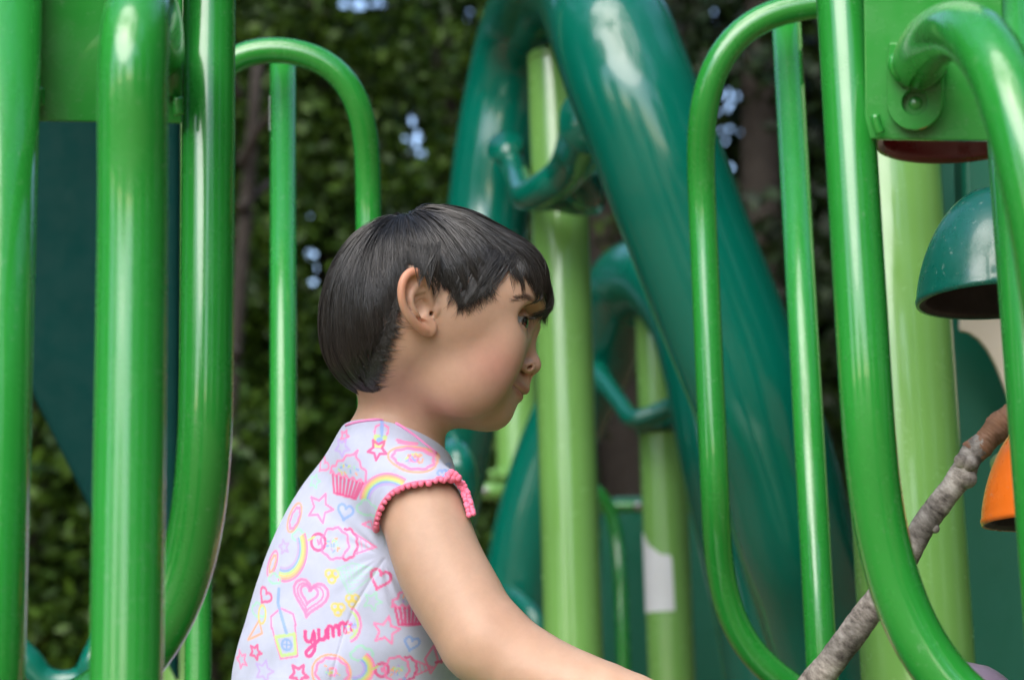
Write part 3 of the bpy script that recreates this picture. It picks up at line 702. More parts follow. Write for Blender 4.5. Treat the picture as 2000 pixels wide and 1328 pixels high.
def post(name, px, d, r, ytop, label, group=None, z0=0.0):
    b = W(px, 664, d); top = b[2]+(664-ytop)/FPX*d/math.cos(PITCH)*1.0
    # height where the upright crosses image row ytop
    lo, hi = b[2]-3, b[2]+6
    for _ in range(50):
        m = (lo+hi)/2; v = np.array([b[0], b[1], m])-CAM; y = 664-FPX*(v@_U)/(v@_F)
        if y > ytop: lo = m
        else: hi = m
    top = lo; root = empty(name, (b[0], b[1], z0), label, 'post', group)
    mb = MB(); mb.tube([(b[0], b[1], z0), (b[0], b[1], top)], r, seg=48, caps=False); mb.build('shaft', M_LIME, root)
    MB().lathe([(0, .012), (r*.55, .011), (r*.93, .006), (r*1.015, 0), (r*1.015, -.012), (r*.9, -.012)], (b[0], b[1], top), seg=48).build('cap', M_LIME, root)
    return root, b, top
def upright(px, d, y0, y1, n=2):
    "world points of a true vertical seen at column px on row 664, between rows y0 and y1"
    b = W(px, 664, d); out = []
    for yt in np.linspace(y0, y1, n):
        lo, hi = b[2]-4, b[2]+4
        for _ in range(50):
            m = (lo+hi)/2; v = np.array([b[0], b[1], m])-CAM; y = 664-FPX*(v@_U)/(v@_F)
            if y > yt: lo = m
            else: hi = m
        out.append(np.array([b[0], b[1], lo]))
    return out
def weld(mb, c, r, n=5, spread=.01):
    for _ in range(n): blobs(mb, np.array(c)+RNG.normal(0, spread, 3)*[1, .3, 1], r*RNG.uniform(.7, 1.2), 12, 8)
# ---- front barrier, left of the child
def hz(p, dx=0, dy=0, dz=0): return np.array([p[0]+dx, p[1]+dy, p[2]+dz])
lb = empty('entry_barrier', foot_of(230, 664, 1.25, .66), 'green tube barrier on the left with a grab bar in front of a steel plate', 'barrier', 'front entry barriers')
u1 = upright(-6, 1.22, -500, 3330); MB().tube(u1, .0215, seg=48).build('frame_tube', M_GREEN, lb)
u3 = upright(404, 1.30, -500, 930, 3); P, _ = pxp([(388, 1010, 1.30), (381, 1085, 1.30), (362, 1165, 1.30), (325, 1245, 1.30), (270, 1320, 1.29), (190, 1385, 1.28), (80, 1430, 1.26), (-20, 1450, 1.235)])
MB().tube(np.concatenate([np.array(u3), P]), .0172, seg=48, upv=[0, 1, 0], even=.012).build('frame_tube', M_GREEN, lb)
cor = [W(55, 236, 1.285), W(356, 241, 1.31), W(356, -500, 1.31), W(70, -500, 1.285)]; nrm = np.cross(cor[1]-cor[0], cor[2]-cor[0]); nrm /= np.linalg.norm(nrm); nrm *= np.sign(nrm[1])
MB().prism(cor, nrm, .006).build('plate', M_GREEN, lb, sm=False, bevel=.0012)
P, _ = pxp([(302, 112, 1.31), (300, 62, 1.27), (286, 8, 1.20), (268, -12, 1.15), (257, 27, 1.125), (256, 90, 1.12), (256, 180, 1.12)]); ug = upright(256, 1.12, 260, 3500, 3)
MB().tube(np.concatenate([P, np.array(ug)]), .0193, seg=48, upv=[1, 0, 0], even=.012).build('grab_bar', M_GREEN, lb)
mb = MB(); mb.prism([W(313, 92, 1.305)+0, W(352, 92, 1.305), W(350, 190, 1.305), W(313, 190, 1.305)], nrm, -.006)
mb.build('weld_lug', M_GREEN, lb)
for g in (((77, 172), (78, 190), (77, 208)), ((348, 190), (347, 208), (350, 226))):
    mb = MB(); mb.tube(even_path(np.array([W(x, y, 1.283 if x < 200 else 1.30) for x, y in g]), .002, 3), .0034, seg=10); mb.build('weld', M_GREEN, lb)
# ---- front barrier, right
rb = empty('entry_barrier', foot_of(1850, 664, 1.25, .66), 'green tube barrier on the right with a curved grab bar bolted to a plate', 'barrier', 'front entry barriers')
u3 = upright(1685, 1.30, -500, 860, 3); P, _ = pxp([(1702, 950, 1.30), (1714, 1040, 1.30), (1733, 1130, 1.30), (1765, 1220, 1.30), (1812, 1312, 1.29), (1880, 1395, 1.28), (1970, 1445, 1.27), (2082, 1466, 1.268)])
MB().tube(np.concatenate([np.array(u3), P]), .0168, seg=48, upv=[0, 1, 0], even=.012).build('frame_tube', M_GREEN, rb)
u1 = upright(2018, 1.27, -500, 3250); MB().tube(u1, .0190, seg=48).build('frame_tube', M_GREEN, rb)
cor = [W(1690, 272, 1.315), W(1962, 276, 1.29), W(1950, -500, 1.29), W(1680, -500, 1.315)]; nrm = np.cross(cor[1]-cor[0], cor[2]-cor[0]); nrm /= np.linalg.norm(nrm); nrm *= np.sign(nrm[1])
MB().prism(cor, nrm, .006).build('plate', M_GREEN, rb, sm=False, bevel=.0012)
P, _ = pxp([(1792, 130, 1.300), (1797, 100, 1.27), (1822, 72, 1.22), (1868, 48, 1.16), (1925, 62, 1.11), (1968, 140, 1.08), (1998, 260, 1.07), (2032, 400, 1.065), (2062, 560, 1.06), (2080, 800, 1.06), (2095, 1300, 1.06), (2125, 1900, 1.06), (2185, 2700, 1.06), (2230, 3600, 1.06)])
MB().tube(P, .0172, seg=48, upv=[1, 0, 0], even=.012).build('grab_bar', M_GREEN, rb)
# bolted lug with a recessed hole
def lug(parent, cx, cy, d, hw, top, r_in, nrm, mat):
    c = W(cx, cy, d); X = _R-nrm*(_R@nrm); X /= np.linalg.norm(X); Z = np.cross(nrm, X); Z *= np.sign(Z[2]); s = d/FPX; mb = MB(); n = 48; o = []; h = []
    for k in range(n):
        a = 2*math.pi*k/n; u, v = math.cos(a), math.sin(a)
        if v <= 0: R = hw
        else: R = min(hw/max(abs(u), 1e-6), top/v)
        o.append(c+(X*u+Z*v)*R*s); h.append(c+(X*u+Z*v)*r_in*s)
    f = -nrm*.0085; bev = .0015
    O = np.array(o); H = np.array(h); b = 0
    ring = [O, O+f*.8, c+(O-c)*.965+f, c+(H-c)*1.12+f, H+f*.85, H+f*.30]
    for r_ in ring: mb.V += [tuple(v) for v in r_]
    for i in range(len(ring)-1):
        for k in range(n): mb.F.append((i*n+k, i*n+(k+1) % n, (i+1)*n+(k+1) % n, (i+1)*n+k))
    b = (len(ring)-1)*n; mb.V.append(tuple(c+f*.30)); m_ = len(mb.V)-1
    for k in range(n): mb.F.append((b+k, b+(k+1) % n, m_))
    o_ = mb.build('lug', mat, parent, auto=.7)
    bo = MB(); bo.lathe([(.0001, .0010), (r_in*s*.50, .0008), (r_in*s*.58, .0002), (r_in*s*.58, 0)], c+f*.30-X*r_in*s*.0, -nrm, seg=24); q = bo.build('bolt', M_GREEN, o_); q.matrix_parent_inverse = Matrix.Identity(4); q.matrix_basis = Matrix.Identity(4)
    q.parent = parent; q.matrix_parent_inverse = Matrix.Translation(-Vector(parent.location))
    return o_
lug(rb, 1789, 203, 1.303, 54, 118, 23, nrm, M_GREEN)
mb = MB()
for k in range(16):
    a = 2*math.pi*k/16; mb.V.append(tuple(W(1793+50*math.cos(a), 128+30*math.sin(a), 1.290)))
ring_ = np.array(mb.V); mb = MB(); mb.tube(ring_, .0036*(1+.18*np.sin(np.arange(16)*2.3)), seg=10, closed=True); mb.build('weld', M_GREEN, rb)
for g in (((1709, 225), (1712, 245), (1720, 262)), ((1932, 215), (1930, 245), (1926, 264))):
    mb = MB(); mb.tube(even_path(np.array([W(x, y, 1.303) for x, y in g]), .002, 3), .0032, seg=10); mb.build('weld', M_GREEN, rb)
# ---- inner hoops (far side of the platform)
def sticker(name, px, d, r, y0, y1, a0, a1, mat, parent):
    "a small decal curved round an upright; angles measured from straight at the lens"
    b = W(px, 664, d); p0, p1 = upright(px, d, y1, y0); v = CAM-b; base = math.atan2(v[1], v[0]); mb = MB(); n = 8
    for z in (p0[2], p1[2]):
        for k in range(n+1):
            a = base+math.radians(a0+(a1-a0)*k/n); mb.V.append((b[0]+math.cos(a)*(r+.0006), b[1]+math.sin(a)*(r+.0006), z))
    for k in range(n): mb.F.append((k, k+1, n+2+k, n+1+k))
    return mb.build(name, mat, parent)
M_WHITE = paint('white_sticker', (.58, .61, .63), rough=.5, coat=0)
lh = empty('inner_hoop', foot_of(560, 664, 2.05, .66), 'bright green hoop rail with one inner bar behind the child, left', 'hoop rail', 'inner hoop rails')
uL = upright(392, 2.05, 2640, 330, 3); P, _ = pxp([(389, 250, 2.05), (392, 170, 2.05), (410, 112, 2.05), (455, 94, 2.05), (530, 90, 2.05), (600, 92, 2.05), (645, 104, 2.05), (682, 135, 2.05), (708, 185, 2.05), (718, 240, 2.05)]); uR = upright(722, 2.05, 330, 2640, 3)
MB().tube(np.concatenate([uL, P, uR]), .0130, seg=32, upv=[0, 1, 0], even=.012).build('hoop_tube', M_GREEN, lh)
ui = upright(553, 2.05, 98, 2640, 2); MB().tube(ui, .0134, seg=32).build('inner_bar', M_GREEN, lh)
mb = MB()
for k in range(14): a = 2*math.pi*k/14; mb.V.append(tuple(ui[0]+np.array([math.cos(a)*.0135, math.sin(a)*.0135, -.010+.004*abs(math.cos(a))])))
ring_ = np.array(mb.V); mb = MB(); mb.tube(ring_, .0026, seg=8, closed=True); mb.build('weld', M_GREEN, lh); sticker('sticker', 553, 2.05, .0134, 190, 258, -88, -70, M_WHITE, lh)
rh = empty('inner_hoop', foot_of(1500, 664, 2.0, .66), 'bright green hoop rail with one inner bar in front of the teal spiral, right', 'hoop rail', 'inner hoop rails')
P, _ = pxp([(1366, 240, 2.0), (1372, 175, 2.0), (1390, 115, 2.0), (1423, 65, 2.0), (1470, 27, 2.0), (1525, 10, 2.0), (1590, 5, 2.0), (1660, 4, 2.0), (1760, 4, 2.0)]); uL = upright(1383, 2.0, 1000, 330, 3)
P2, _ = pxp([(1560, 1350, 2.0), (1510, 1330, 2.0), (1463, 1290, 2.0), (1430, 1235, 2.0), (1409, 1165, 2.0), (1401, 1095, 2.0)])
MB().tube(np.concatenate([P2, uL, P]), .0139, seg=32, upv=[0, 1, 0], even=.012).build('hoop_tube', M_GREEN, rh)
ui = upright(1570, 2.0, 20, 2680, 2); MB().tube(ui, .0147, seg=32).build('inner_bar', M_GREEN, rh)
mb = MB()
for k in range(14): a = 2*math.pi*k/14; mb.V.append(tuple(ui[0]+np.array([math.cos(a)*.0148, math.sin(a)*.0148, -.010+.004*abs(math.cos(a))])))
ring_ = np.array(mb.V); mb = MB(); mb.tube(ring_, .0026, seg=8, closed=True); mb.build('weld', M_GREEN, rh); sticker('sticker', 1570, 2.0, .0147, 100, 168, 62, 82, M_DARK, rh)
# ---- light green posts
pa, ba, ta = post('support_post', 1102, 3.18, .0450, 112, 'pale green post the large teal spiral winds round', 'support posts')
pb, bb, tb_ = post('support_post', 1286, 4.05, .0450, 614, 'pale green post with a torn white label', 'support posts')
pc, bc, tc_ = post('support_post', 1006, 5.0, .0520, 700, 'pale green post with two bolted clamps, below the chin', 'support posts')
pd, bd, td = post('support_post', 1752, 2.12, .0572, -300, 'wide pale green post beside the coloured bells', 'support posts')
pe, be, te_ = post('support_post', 366, 3.0, .0352, -300, 'slim pale green post half hidden behind the left barrier', 'support posts')
# label on the second post (torn at its upper corner, rows of small print)
def curved_sheet(parent, b, r, rows, mat, name, off=.0008):
    v = CAM-b; base = math.atan2(v[1], v[0]); mb = MB(); n = 14
    for (z, a0, a1) in rows:
        for k in range(n+1):
            a = base+math.radians(a0+(a1-a0)*k/n); mb.V.append((b[0]+math.cos(a)*(r+off), b[1]+math.sin(a)*(r+off), z))
    for i in range(len(rows)-1):
        for k in range(n): mb.F.append((i*(n+1)+k, i*(n+1)+k+1, (i+1)*(n+1)+k+1, (i+1)*(n+1)+k))
    return mb.build(name, mat, parent)
def zrow(px, d, y): return upright(px, d, y, y+1)[0][2]
lab = curved_sheet(pb, bb, .0450, [(zrow(1286, 4.05, y), -90, x) for y, x in ((1196, 14), (1150, 13), (1098, 12), (1088, 8), (1086, -14), (1082, -22), (1074, -34), (1066, -48), (1052, -62), (1040, -72))], M_WHITE, 'label')
M_PRINT = paint('grey_print', (.12, .13, .15), rough=.6, coat=0)
for i, y in enumerate((1108, 1118, 1128, 1138, 1150, 1160, 1168, 1178, 1186)):
    o = curved_sheet(pb, bb, .0450, [(zrow(1286, 4.05, y), -70, (-4, 6, 2, 8, -10, 4, 7, -2, 5)[i]), (zrow(1286, 4.05, y-5.5), -70, (-4, 6, 2, 8, -10, 4, 7, -2, 5)[i])], M_PRINT, 'print_line', off=.0014); o.parent = lab; o.matrix_parent_inverse = Matrix.Translation(-Vector(pb.location))
# clamps on the third post
for y, big in ((928, 1), (966, 0)):
    c = np.array([bc[0], bc[1], zrow(1006, 5.0, y)])
    mb = MB(); mb.lathe([(.053, -.015), (.060, -.013), (.062, 0), (.060, .013), (.053, .015)], c, seg=40)
    if big:
        for k in range(9): a = math.radians(150+k*17); blobs(mb, c+np.array([math.cos(a)*.066, math.sin(a)*.062, .008*(-1)**k]), .0075, 12, 8)
    else:
        mb.tube([c+np.array([-.02, -.050, 0]), c+np.array([-.068, -.070, 0]), c+np.array([-.086, -.074, 0])], [.021, .020, .019], seg=24)
    cl = mb.build('clamp', M_LIME, pc)
    if not big:
        bo = MB(); bo.tube([c+np.array([-.080, -.086, 0]), c+np.array([-.081, -.096, 0])], .009, seg=6); o = bo.build('bolt', M_STEEL, pc)
# ---- spiral climbers: fat moulded tubes wound round their posts
def spiral(name, rows, label, kids):
    P, R = pxp(rows, 10); b = P[len(P)//2]; root = empty(name, (b[0], b[1], 0), label, 'spiral climber', 'spiral climbers')
    n = len(P); MB().tube(P, R, seg=64, upv=[0, 1, 0]).build('spiral_tube', M_TEAL, root)
    for kid in kids:
        A = catmull([np.array(r, float) for r in kid], 8); PP = np.array([W(*a[:3]) for a in A]); MB().tube(PP, A[:, 3], seg=32, upv=[0, 1, 0]).build('bracket_arm', M_TEAL, root)
    return root
s1 = spiral('spiral_climber', [(770, 1330, 3.35, .066), (830, 1100, 3.35, .066), (875, 900, 3.35, .066), (912, 700, 3.35, .066), (945, 480, 3.44, .069), (966, 310, 3.46, .070), (992, 170, 3.46, .071), (1026, 50, 3.38, .072), (1082, -30, 3.16, .074), (1142, -20, 2.9, .077), (1188, 50, 2.68, .080), (1226, 150, 2.62, .081), (1285, 300, 2.6, .080), (1345, 460, 2.6, .079), (1405, 610, 2.6, .079), (1468, 770, 2.6, .078), (1516, 910, 2.62, .077), (1552, 1050, 2.65, .077), (1592, 1180, 2.7, .077), (1630, 1340, 2.75, .077), (1650, 1600, 2.8, .077)],
    'large dark teal spiral tube climber arching over the child', [
    [(985, 285, 3.28, .030), (1000, 315, 3.30, .022), (1012, 348, 3.16, .019), (1028, 382, 3.08, .023), (1068, 366, 3.03, .026), (1108, 336, 3.0, .031), (1140, 285, 2.93, .040), (1160, 235, 2.80, .048)], [(1045, 392, 3.10, .018), (1085, 380, 3.08, .026), (1130, 388, 3.09, .026), (1162, 400, 3.14, .016)],
    [(1115, 330, 3.02, .030), (1140, 370, 3.05, .030), (1158, 392, 3.10, .020)],
    [(868, 850, 3.2, .02), (890, 890, 3.0, .024), (902, 940, 2.98, .0245), (903, 1000, 3.0, .021), (895, 1060, 3.05, .018)]])
s2 = spiral('spiral_climber', [(985, 1420, 4.35, .078), (1000, 1280, 4.35, .078), (1018, 1130, 4.35, .078), (1042, 1010, 4.35, .078), (1080, 890, 4.35, .079), (1124, 790, 4.33, .080), (1168, 700, 4.3, .082), (1196, 625, 4.25, .083), (1232, 555, 4.15, .083), (1285, 550, 4.0, .078), (1335, 620, 3.85, .070), (1362, 740, 3.75, .060), (1385, 880, 3.7, .056), (1420, 1040, 3.7, .056), (1455, 1200, 3.7, .056), (1485, 1400, 3.7, .056)],
    'smaller teal spiral tube climber behind, winding round the labelled post', [
    [(1165, 730, 4.2, .030), (1186, 752, 4.1, .020), (1212, 788, 4.0, .017), (1238, 818, 3.94, .0185), (1285, 806, 3.92, .0185), (1325, 788, 3.9, .021), (1360, 770, 3.85, .03)],
    [(990, 1165, 4.25, .026), (1020, 1180, 4.15, .021), (1048, 1215, 4.1, .019), (1070, 1260, 4.1, .018)]])
col_ = MB(); col_.lathe([(.0455, -.016), (.050, -.014), (.053, 0), (.050, .014), (.0455, .016)], (bb[0], bb[1], zrow(1286, 4.05, 832)), seg=48); col_.build('collar', M_TEAL, s2)
# ---- rail and panel behind the posts
hr = empty('ladder_rail', foot_of(1206, 664, 4.6), 'thin bent green rail between the two pale posts', 'rail')
P, _ = pxp([(1080, 935, 4.6), (1130, 926, 4.6), (1165, 932, 4.6), (1190, 958, 4.6), (1203, 1000, 4.6), (1205, 1060, 4.6)]); u = upright(1196, 4.6, 1120, 3200); MB().tube(np.concatenate([P, u]), .0150, seg=24, upv=[0, 1, 0], even=.02).build('bent_tube', M_GREEN, hr)
MB().tube([W(1120, 990, 4.63), W(1372, 990, 4.63)], .0125, seg=20).build('cross_tube', M_GREEN, hr)
mb = MB()
for x in (1246,): blobs(mb, W(x, 988, 4.61), .010, 10, 8)
mb.build('bolt', M_STEEL, hr)
bp_ = empty('back_panel', foot_of(1280, 664, 4.85), 'dark teal plastic panel low behind the torn label post', 'panel')
def rpoly(pts, d, thick, name, mat, parent, bevel=.006, dd=None):
    P3_ = [W(x, y, d if dd is None else dd[i]) for i, (x, y) in enumerate(pts)]; n_ = np.cross(P3_[1]-P3_[0], P3_[2]-P3_[0]); n_ /= np.linalg.norm(n_); n_ *= np.sign(n_[1])
    return MB().prism(P3_, n_, thick).build(name, mat, parent, sm=False, bevel=bevel)
rpoly([(1176, 1500), (1174, 1010), (1182, 982), (1200, 972), (1400, 968), (1420, 985), (1425, 1500)], 4.85, .03, 'sheet', M_TEALP, bp_)
# ---- teal hood of the slide on the left
sh_ = empty('slide_hood', foot_of(180, 664, 2.7), 'teal plastic hood with shade painted into its colour, seen between the left green tubes', 'slide')
rpoly([(352, -260), (346, 1340), (60, 770), (20, 690), (20, -260)], 2.7, .03, 'hood_side', M_HOOD_SHADE, sh_, bevel=.01)
rpoly([(-400, -262), (700, -262), (760, -420), (-460, -420)], 2.3, .04, 'hood_top', M_HOOD_SHADE, sh_, bevel=.01)
A = catmull([np.array(r, float) for r in ((20, 1250, 2.45, .014), (55, 1290, 2.45, .017), (85, 1322, 2.45, .015), (125, 1330, 2.45, .013), (165, 1318, 2.45, .015), (190, 1280, 2.45, .018), (215, 1230, 2.5, .018))], 8)
MB().tube(np.array([W(*a[:3]) for a in A]), A[:, 3], seg=28).build('hand_loop', M_TEAL, sh_)
# ---- bell panel on the right
pn = empty('play_panel', foot_of(1950, 664, 2.4), 'flat dark green plastic panel behind the coloured bells', 'panel')
rpoly([(1790, 1700), (1775, 240), (2300, 240), (2330, 1700)], 2.4, .02, 'sheet', M_TEALP, pn)
rpoly([(1876, 560), (1875, 647), (1893, 651), (1912, 664), (1930, 686), (1947, 718), (1964, 762), (1990, 830), (2080, 860), (2090, 560)], 2.3, .012, 'cream_petal', M_CREAM, pn, bevel=.003)
def bell(cx, cy, d, a, h, mat, label, inner=M_DARK, squash=1.0):
    r = a/FPX*d; H = h/FPX*d; c = W(cx, cy, d); root = empty('bell', c, label, 'bell', 'coloured bells')
    n = 22; out = [(r*math.sqrt(1-(k/n)**1.55) if k < n else .0001, H*(k/n)) for k in range(n+1)]
    out = [(rr, hh) for rr, hh in out]; lip = [(r*.965, -.002), (r*1.0, -.0025), (r*1.012, .0015)]
    MB().lathe(lip+out[1:], c, seg=96).build('shell', mat, root)
    inn = [(r*.965, -.002)]+[(max(rr-.007, .0001), max(hh-.007, 0)+0) for rr, hh in out[1:]]
    MB().lathe(inn, c, seg=64).build('inside', inner, root)
    MB().tube([c+np.array([0, 0, H*.8]), c+np.array([0, .2, H*.8])], .010, seg=16).build('arm', M_STEEL, root)
    return root
bell(1878, 266, 1.78, 168, 190, M_RED, 'dark red bell showing only its underside below the plate', inner=M_RED)
bell(1952, 584, 1.66, 160, 226, M_TEALB, 'large scratched teal bell with a black inside')
bell(2078, 1014, 1.66, 158, 226, M_ORANGE, 'orange bell at the right edge behind the grab bar')
bell(1903, 1512, 1.62, 155, 218, M_PURPLE, 'faded purple bell whose top just shows at the bottom edge')
# hanging bracket in shade above the teal bell
rpoly([(1880, 262), (1880, 345), (1884, 470), (2060, 470), (2060, 262)], 2.2, .05, 'bracket', M_TEALP, pn, bevel=.008)
# ---- stick held by the child
rows = [(1360, 1614, 1.502, .0100), (1440, 1516, 1.492, .0102), (1515, 1424, 1.482, .0101), (1580, 1344, 1.473, .0102), (1640, 1270, 1.465, .0102), (1705, 1184, 1.462, .0097), (1765, 1092, 1.460, .0092), (1802, 1030, 1.46, .0087), (1850, 965, 1.46, .0086), (1880, 922, 1.46, .0090), (1896, 892, 1.46, .0086), (1922, 862, 1.46, .0083)]
A = catmull([np.array(r, float) for r in rows], 26); P = np.array([W(*a[:3]) for a in A])
A2 = catmull([np.array(r, float) for r in ((1900, 886, 1.46, .0089), (1922, 862, 1.46, .0087), (1945, 838, 1.46, .0092), (1975, 812, 1.46, .0086), (2020, 780, 1.46, .0066), (2050, 765, 1.46, .0025))], 20); P2 = np.array([W(*a[:3]) for a in A2])
def rough_tube(P, R, seg, amp, seed):
    mb = MB(); mb.tube(P, R, seg=seg); V = np.array(mb.V); r = np.random.default_rng(seed); n = len(P); C_ = np.repeat(P, seg, 0)
    k = np.ones((n, seg)); ring = np.convolve(r.normal(0, 1, n+8), np.ones(3)/3, 'same')[:n]*.22; g = r.normal(0, 1, (n, seg)); g = (g+np.roll(g, 1, 1)+np.roll(g, 1, 0))/2
    low = sum(np.sin(np.arange(n)[:, None]*f+r.uniform(0, 6)+np.arange(seg)[None]*2*math.pi/seg*m)*w for f, m, w in ((.09, 1, 1.4), (.17, 2, 1.0), (.31, 3, .6)))
    k += amp*(ring[:, None]+g*.6+low); V = C_+(V-C_)*k.reshape(-1, 1); mb.V = [tuple(v) for v in V]; return mb
def bark_mat():
    m, t, b = new_mat('grey_bark'); tc = N(t, 'ShaderNodeTexCoord')
    ax = (P[60]-P[0])/np.linalg.norm(P[60]-P[0]); mp = N(t, 'ShaderNodeMapping'); q = Vector(tuple(ax)).rotation_difference(Vector((1, 0, 0))); mp.inputs['Rotation'].default_value = q.to_euler(); mp.inputs['Scale'].default_value = (3.0, 1, 1)
    t.links.new(tc.outputs['Object'], mp.inputs[0]); mp.inputs['Scale'].default_value = (1, 1, 1); mp2 = N(t, 'ShaderNodeMapping'); mp2.inputs['Scale'].default_value = (2.0, .9, .9); t.links.new(mp.outputs[0], mp2.inputs[0])
    n1 = N(t, 'ShaderNodeTexNoise', Scale=70.0, Detail=8.0, Roughness=.75); t.links.new(mp2.outputs[0], n1.inputs['Vector'])
    n2 = N(t, 'ShaderNodeTexNoise', Scale=22.0, Detail=4.0); t.links.new(tc.outputs['Object'], n2.inputs['Vector'])
    cr = N(t, 'ShaderNodeValToRGB'); e = cr.color_ramp.elements; e[0].position = .34; e[0].color = (.035, .028, .022, 1); e[1].position = .68; e[1].color = (.46, .45, .42, 1); x = e.new(.50); x.color = (.22, .205, .185, 1)
    t.links.new(n1.outputs[0], cr.inputs[0]); cr2 = N(t, 'ShaderNodeValToRGB'); e = cr2.color_ramp.elements; e[0].position = .4; e[0].color = (.62, .60, .58, 1); e[1].position = .62; e[1].color = (1.15, 1.1, 1.05, 1); t.links.new(n2.outputs[0], cr2.inputs[0])
    mx = N(t, 'ShaderNodeMix', data_type='RGBA', blend_type='MULTIPLY'); mx.inputs[0].default_value = 1; t.links.new(cr.outputs[0], mx.inputs[6]); t.links.new(cr2.outputs[0], mx.inputs[7]); t.links.new(mx.outputs[2], b.inputs['Base Color'])
    b.inputs['Roughness'].default_value = .85; bp = N(t, 'ShaderNodeBump', Strength=.7, Distance=.0016); t.links.new(n1.outputs[0], bp.inputs['Height']); t.links.new(bp.outputs[0], b.inputs['Normal']); return m
M_BARK = bark_mat(); M_PEEL = paint('peeled_wood', (.17, .085, .045), rough=.8, coat=0, var=.75, bump=.9, scale=90)
st = empty('stick', tuple(P[len(P)//2]), 'knotty grey branch held by the child, its peeled brown end by the orange bell', 'stick')
mb = rough_tube(P, A[:, 3], 40, .026, 3)
for x, y, r, dz in ((1888, 934, .0075, -.004), (1878, 900, .0055, -.006), (1894, 905, .0060, -.007), (1826, 1032, .0035, -.004)): blobs(mb, W(x, y, 1.46+dz), r, 14, 10)
mb.build('bark', M_BARK, st); rough_tube(P2, A2[:, 3], 32, .06, 9).build('peeled_end', M_PEEL, st)
# ---- platform under the child
pf = empty('platform', (0, 1.75, .66), 'green deck of the play structure the child stands on, just below the frame', 'deck')
MB().box((-.05, 1.70, .63), 1.1, .45, .028).build('deck', M_GREEN, pf, bevel=.008)
for x in (-1.08, 1.0):
    for y in (1.3, 2.1): MB().tube([(x, y, 0), (x, y, .6)], .045, seg=24).build('leg', M_LIME, pf)
# ------------------------------------------------------------------ ground, trees and woods
def leaf_mat(name, c1, c2, trans=.25):
    m, t, b = new_mat(name); at = N(t, 'ShaderNodeVertexColor'); at.layer_name = 'Col'
    t.links.new(at.outputs[0], b.inputs['Base Color']); b.inputs['Roughness'].default_value = .5; b.inputs['Specular IOR Level'].default_value = .35
    tr = N(t, 'ShaderNodeBsdfTranslucent'); t.links.new(at.outputs[0], tr.inputs[0]); ad = N(t, 'ShaderNodeMixShader'); ad.inputs[0].default_value = trans
    t.links.new(b.outputs[0], ad.inputs[1]); t.links.new(tr.outputs[0], ad.inputs[2]); t.links.new(ad.outputs[0], t.nodes['Material Output'].inputs[0]); return m
M_LEAF = leaf_mat('leaves', None, None)
def soil():
    m, t, b = new_mat('wood_chips'); tc = N(t, 'ShaderNodeTexCoord'); n1 = N(t, 'ShaderNodeTexNoise', Scale=14.0, Detail=8.0, Roughness=.8); t.links.new(tc.outputs['Object'], n1.inputs['Vector'])
    cr = N(t, 'ShaderNodeValToRGB'); e = cr.color_ramp.elements; e[0].position = .35; e[0].color = (.10, .055, .03, 1); e[1].position = .7; e[1].color = (.42, .28, .17, 1); t.links.new(n1.outputs[0], cr.inputs[0]); t.links.new(cr.outputs[0], b.inputs['Base Color']); b.inputs['Roughness'].default_value = .9
    bp = N(t, 'ShaderNodeBump', Strength=.8, Distance=.02); t.links.new(n1.outputs[0], bp.inputs['Height']); t.links.new(bp.outputs[0], b.inputs['Normal']); return m
g_ = MB(); g_.V = [(-450, -450, 0), (450, -450, 0), (450, 450, 0), (-450, 450, 0)]; g_.F = [(0, 1, 2, 3)]
tag(g_.build('ground', soil(), None), 'wood chip ground of the playground', 'ground', kind='structure')
HOLES = [(672, 8, 13), (690, 14, 11), (703, 8, 14), (722, 10, 9), (738, 4, 13), (748, 14, 11), (694, -4, 12), (850, 98, 11), (852, 122, 10), (800, 214, 10), (806, 236, 12), (818, 262, 13), (812, 278, 11), (824, 299, 12), (800, 298, 10), (795, 270, 9), (655, 413, 9), (620, 480, 8), (614, 495, 7), (632, 535, 12), (612, 550, 11), (636, 553, 12), (624, 520, 9), (878, 200, 9), (886, 240, 7), (893, 160, 7), (606, 420, 6), (642, 266, 7), (464, 245, 8), (463, 300, 5), (1412, 164, 9), (1424, 182, 10), (1404, 186, 13), (1440, 190, 8), (1428, 205, 8), (1462, 168, 8), (1408, 256, 12), (1414, 278, 8), (1462, 222, 11), (1478, 240, 8), (1496, 265, 13), (1468, 276, 8), (1454, 298, 9), (1472, 326, 9), (1482, 300, 8), (1470, 300, 9), (1476, 76, 10), (1456, 100, 10), (1468, 66, 8), (1392, 28, 9), (918, 24, 11), (912, 40, 9), (1436, 342, 7), (1425, 325, 7), (1448, 262, 7), (1660, 90, 8), (700, 240, 5), (770, 60, 6), (640, 455, 6), (860, 300, 6)]
_hr = random.Random(4)
for cx_, cy_, sx_h, sy_h, k_ in ((846, 105, 16, 22, 5), (625, 525, 22, 30, 10), (1450, 240, 45, 80, 18), (880, 210, 12, 40, 5), (655, 350, 60, 90, 7), (700, 10, 60, 14, 5), (1440, 100, 40, 40, 5)):
    HOLES += [(_hr.gauss(cx_, sx_h), _hr.gauss(cy_, sy_h), _hr.uniform(4.5, 7)) for _ in range(k_)]
def project_w(P):
    v = P-CAM; d = v@_F; d = np.where(d < .1, .1, d); return 1000+FPX*(v@_R)/d, 664-FPX*(v@_U)/d, d
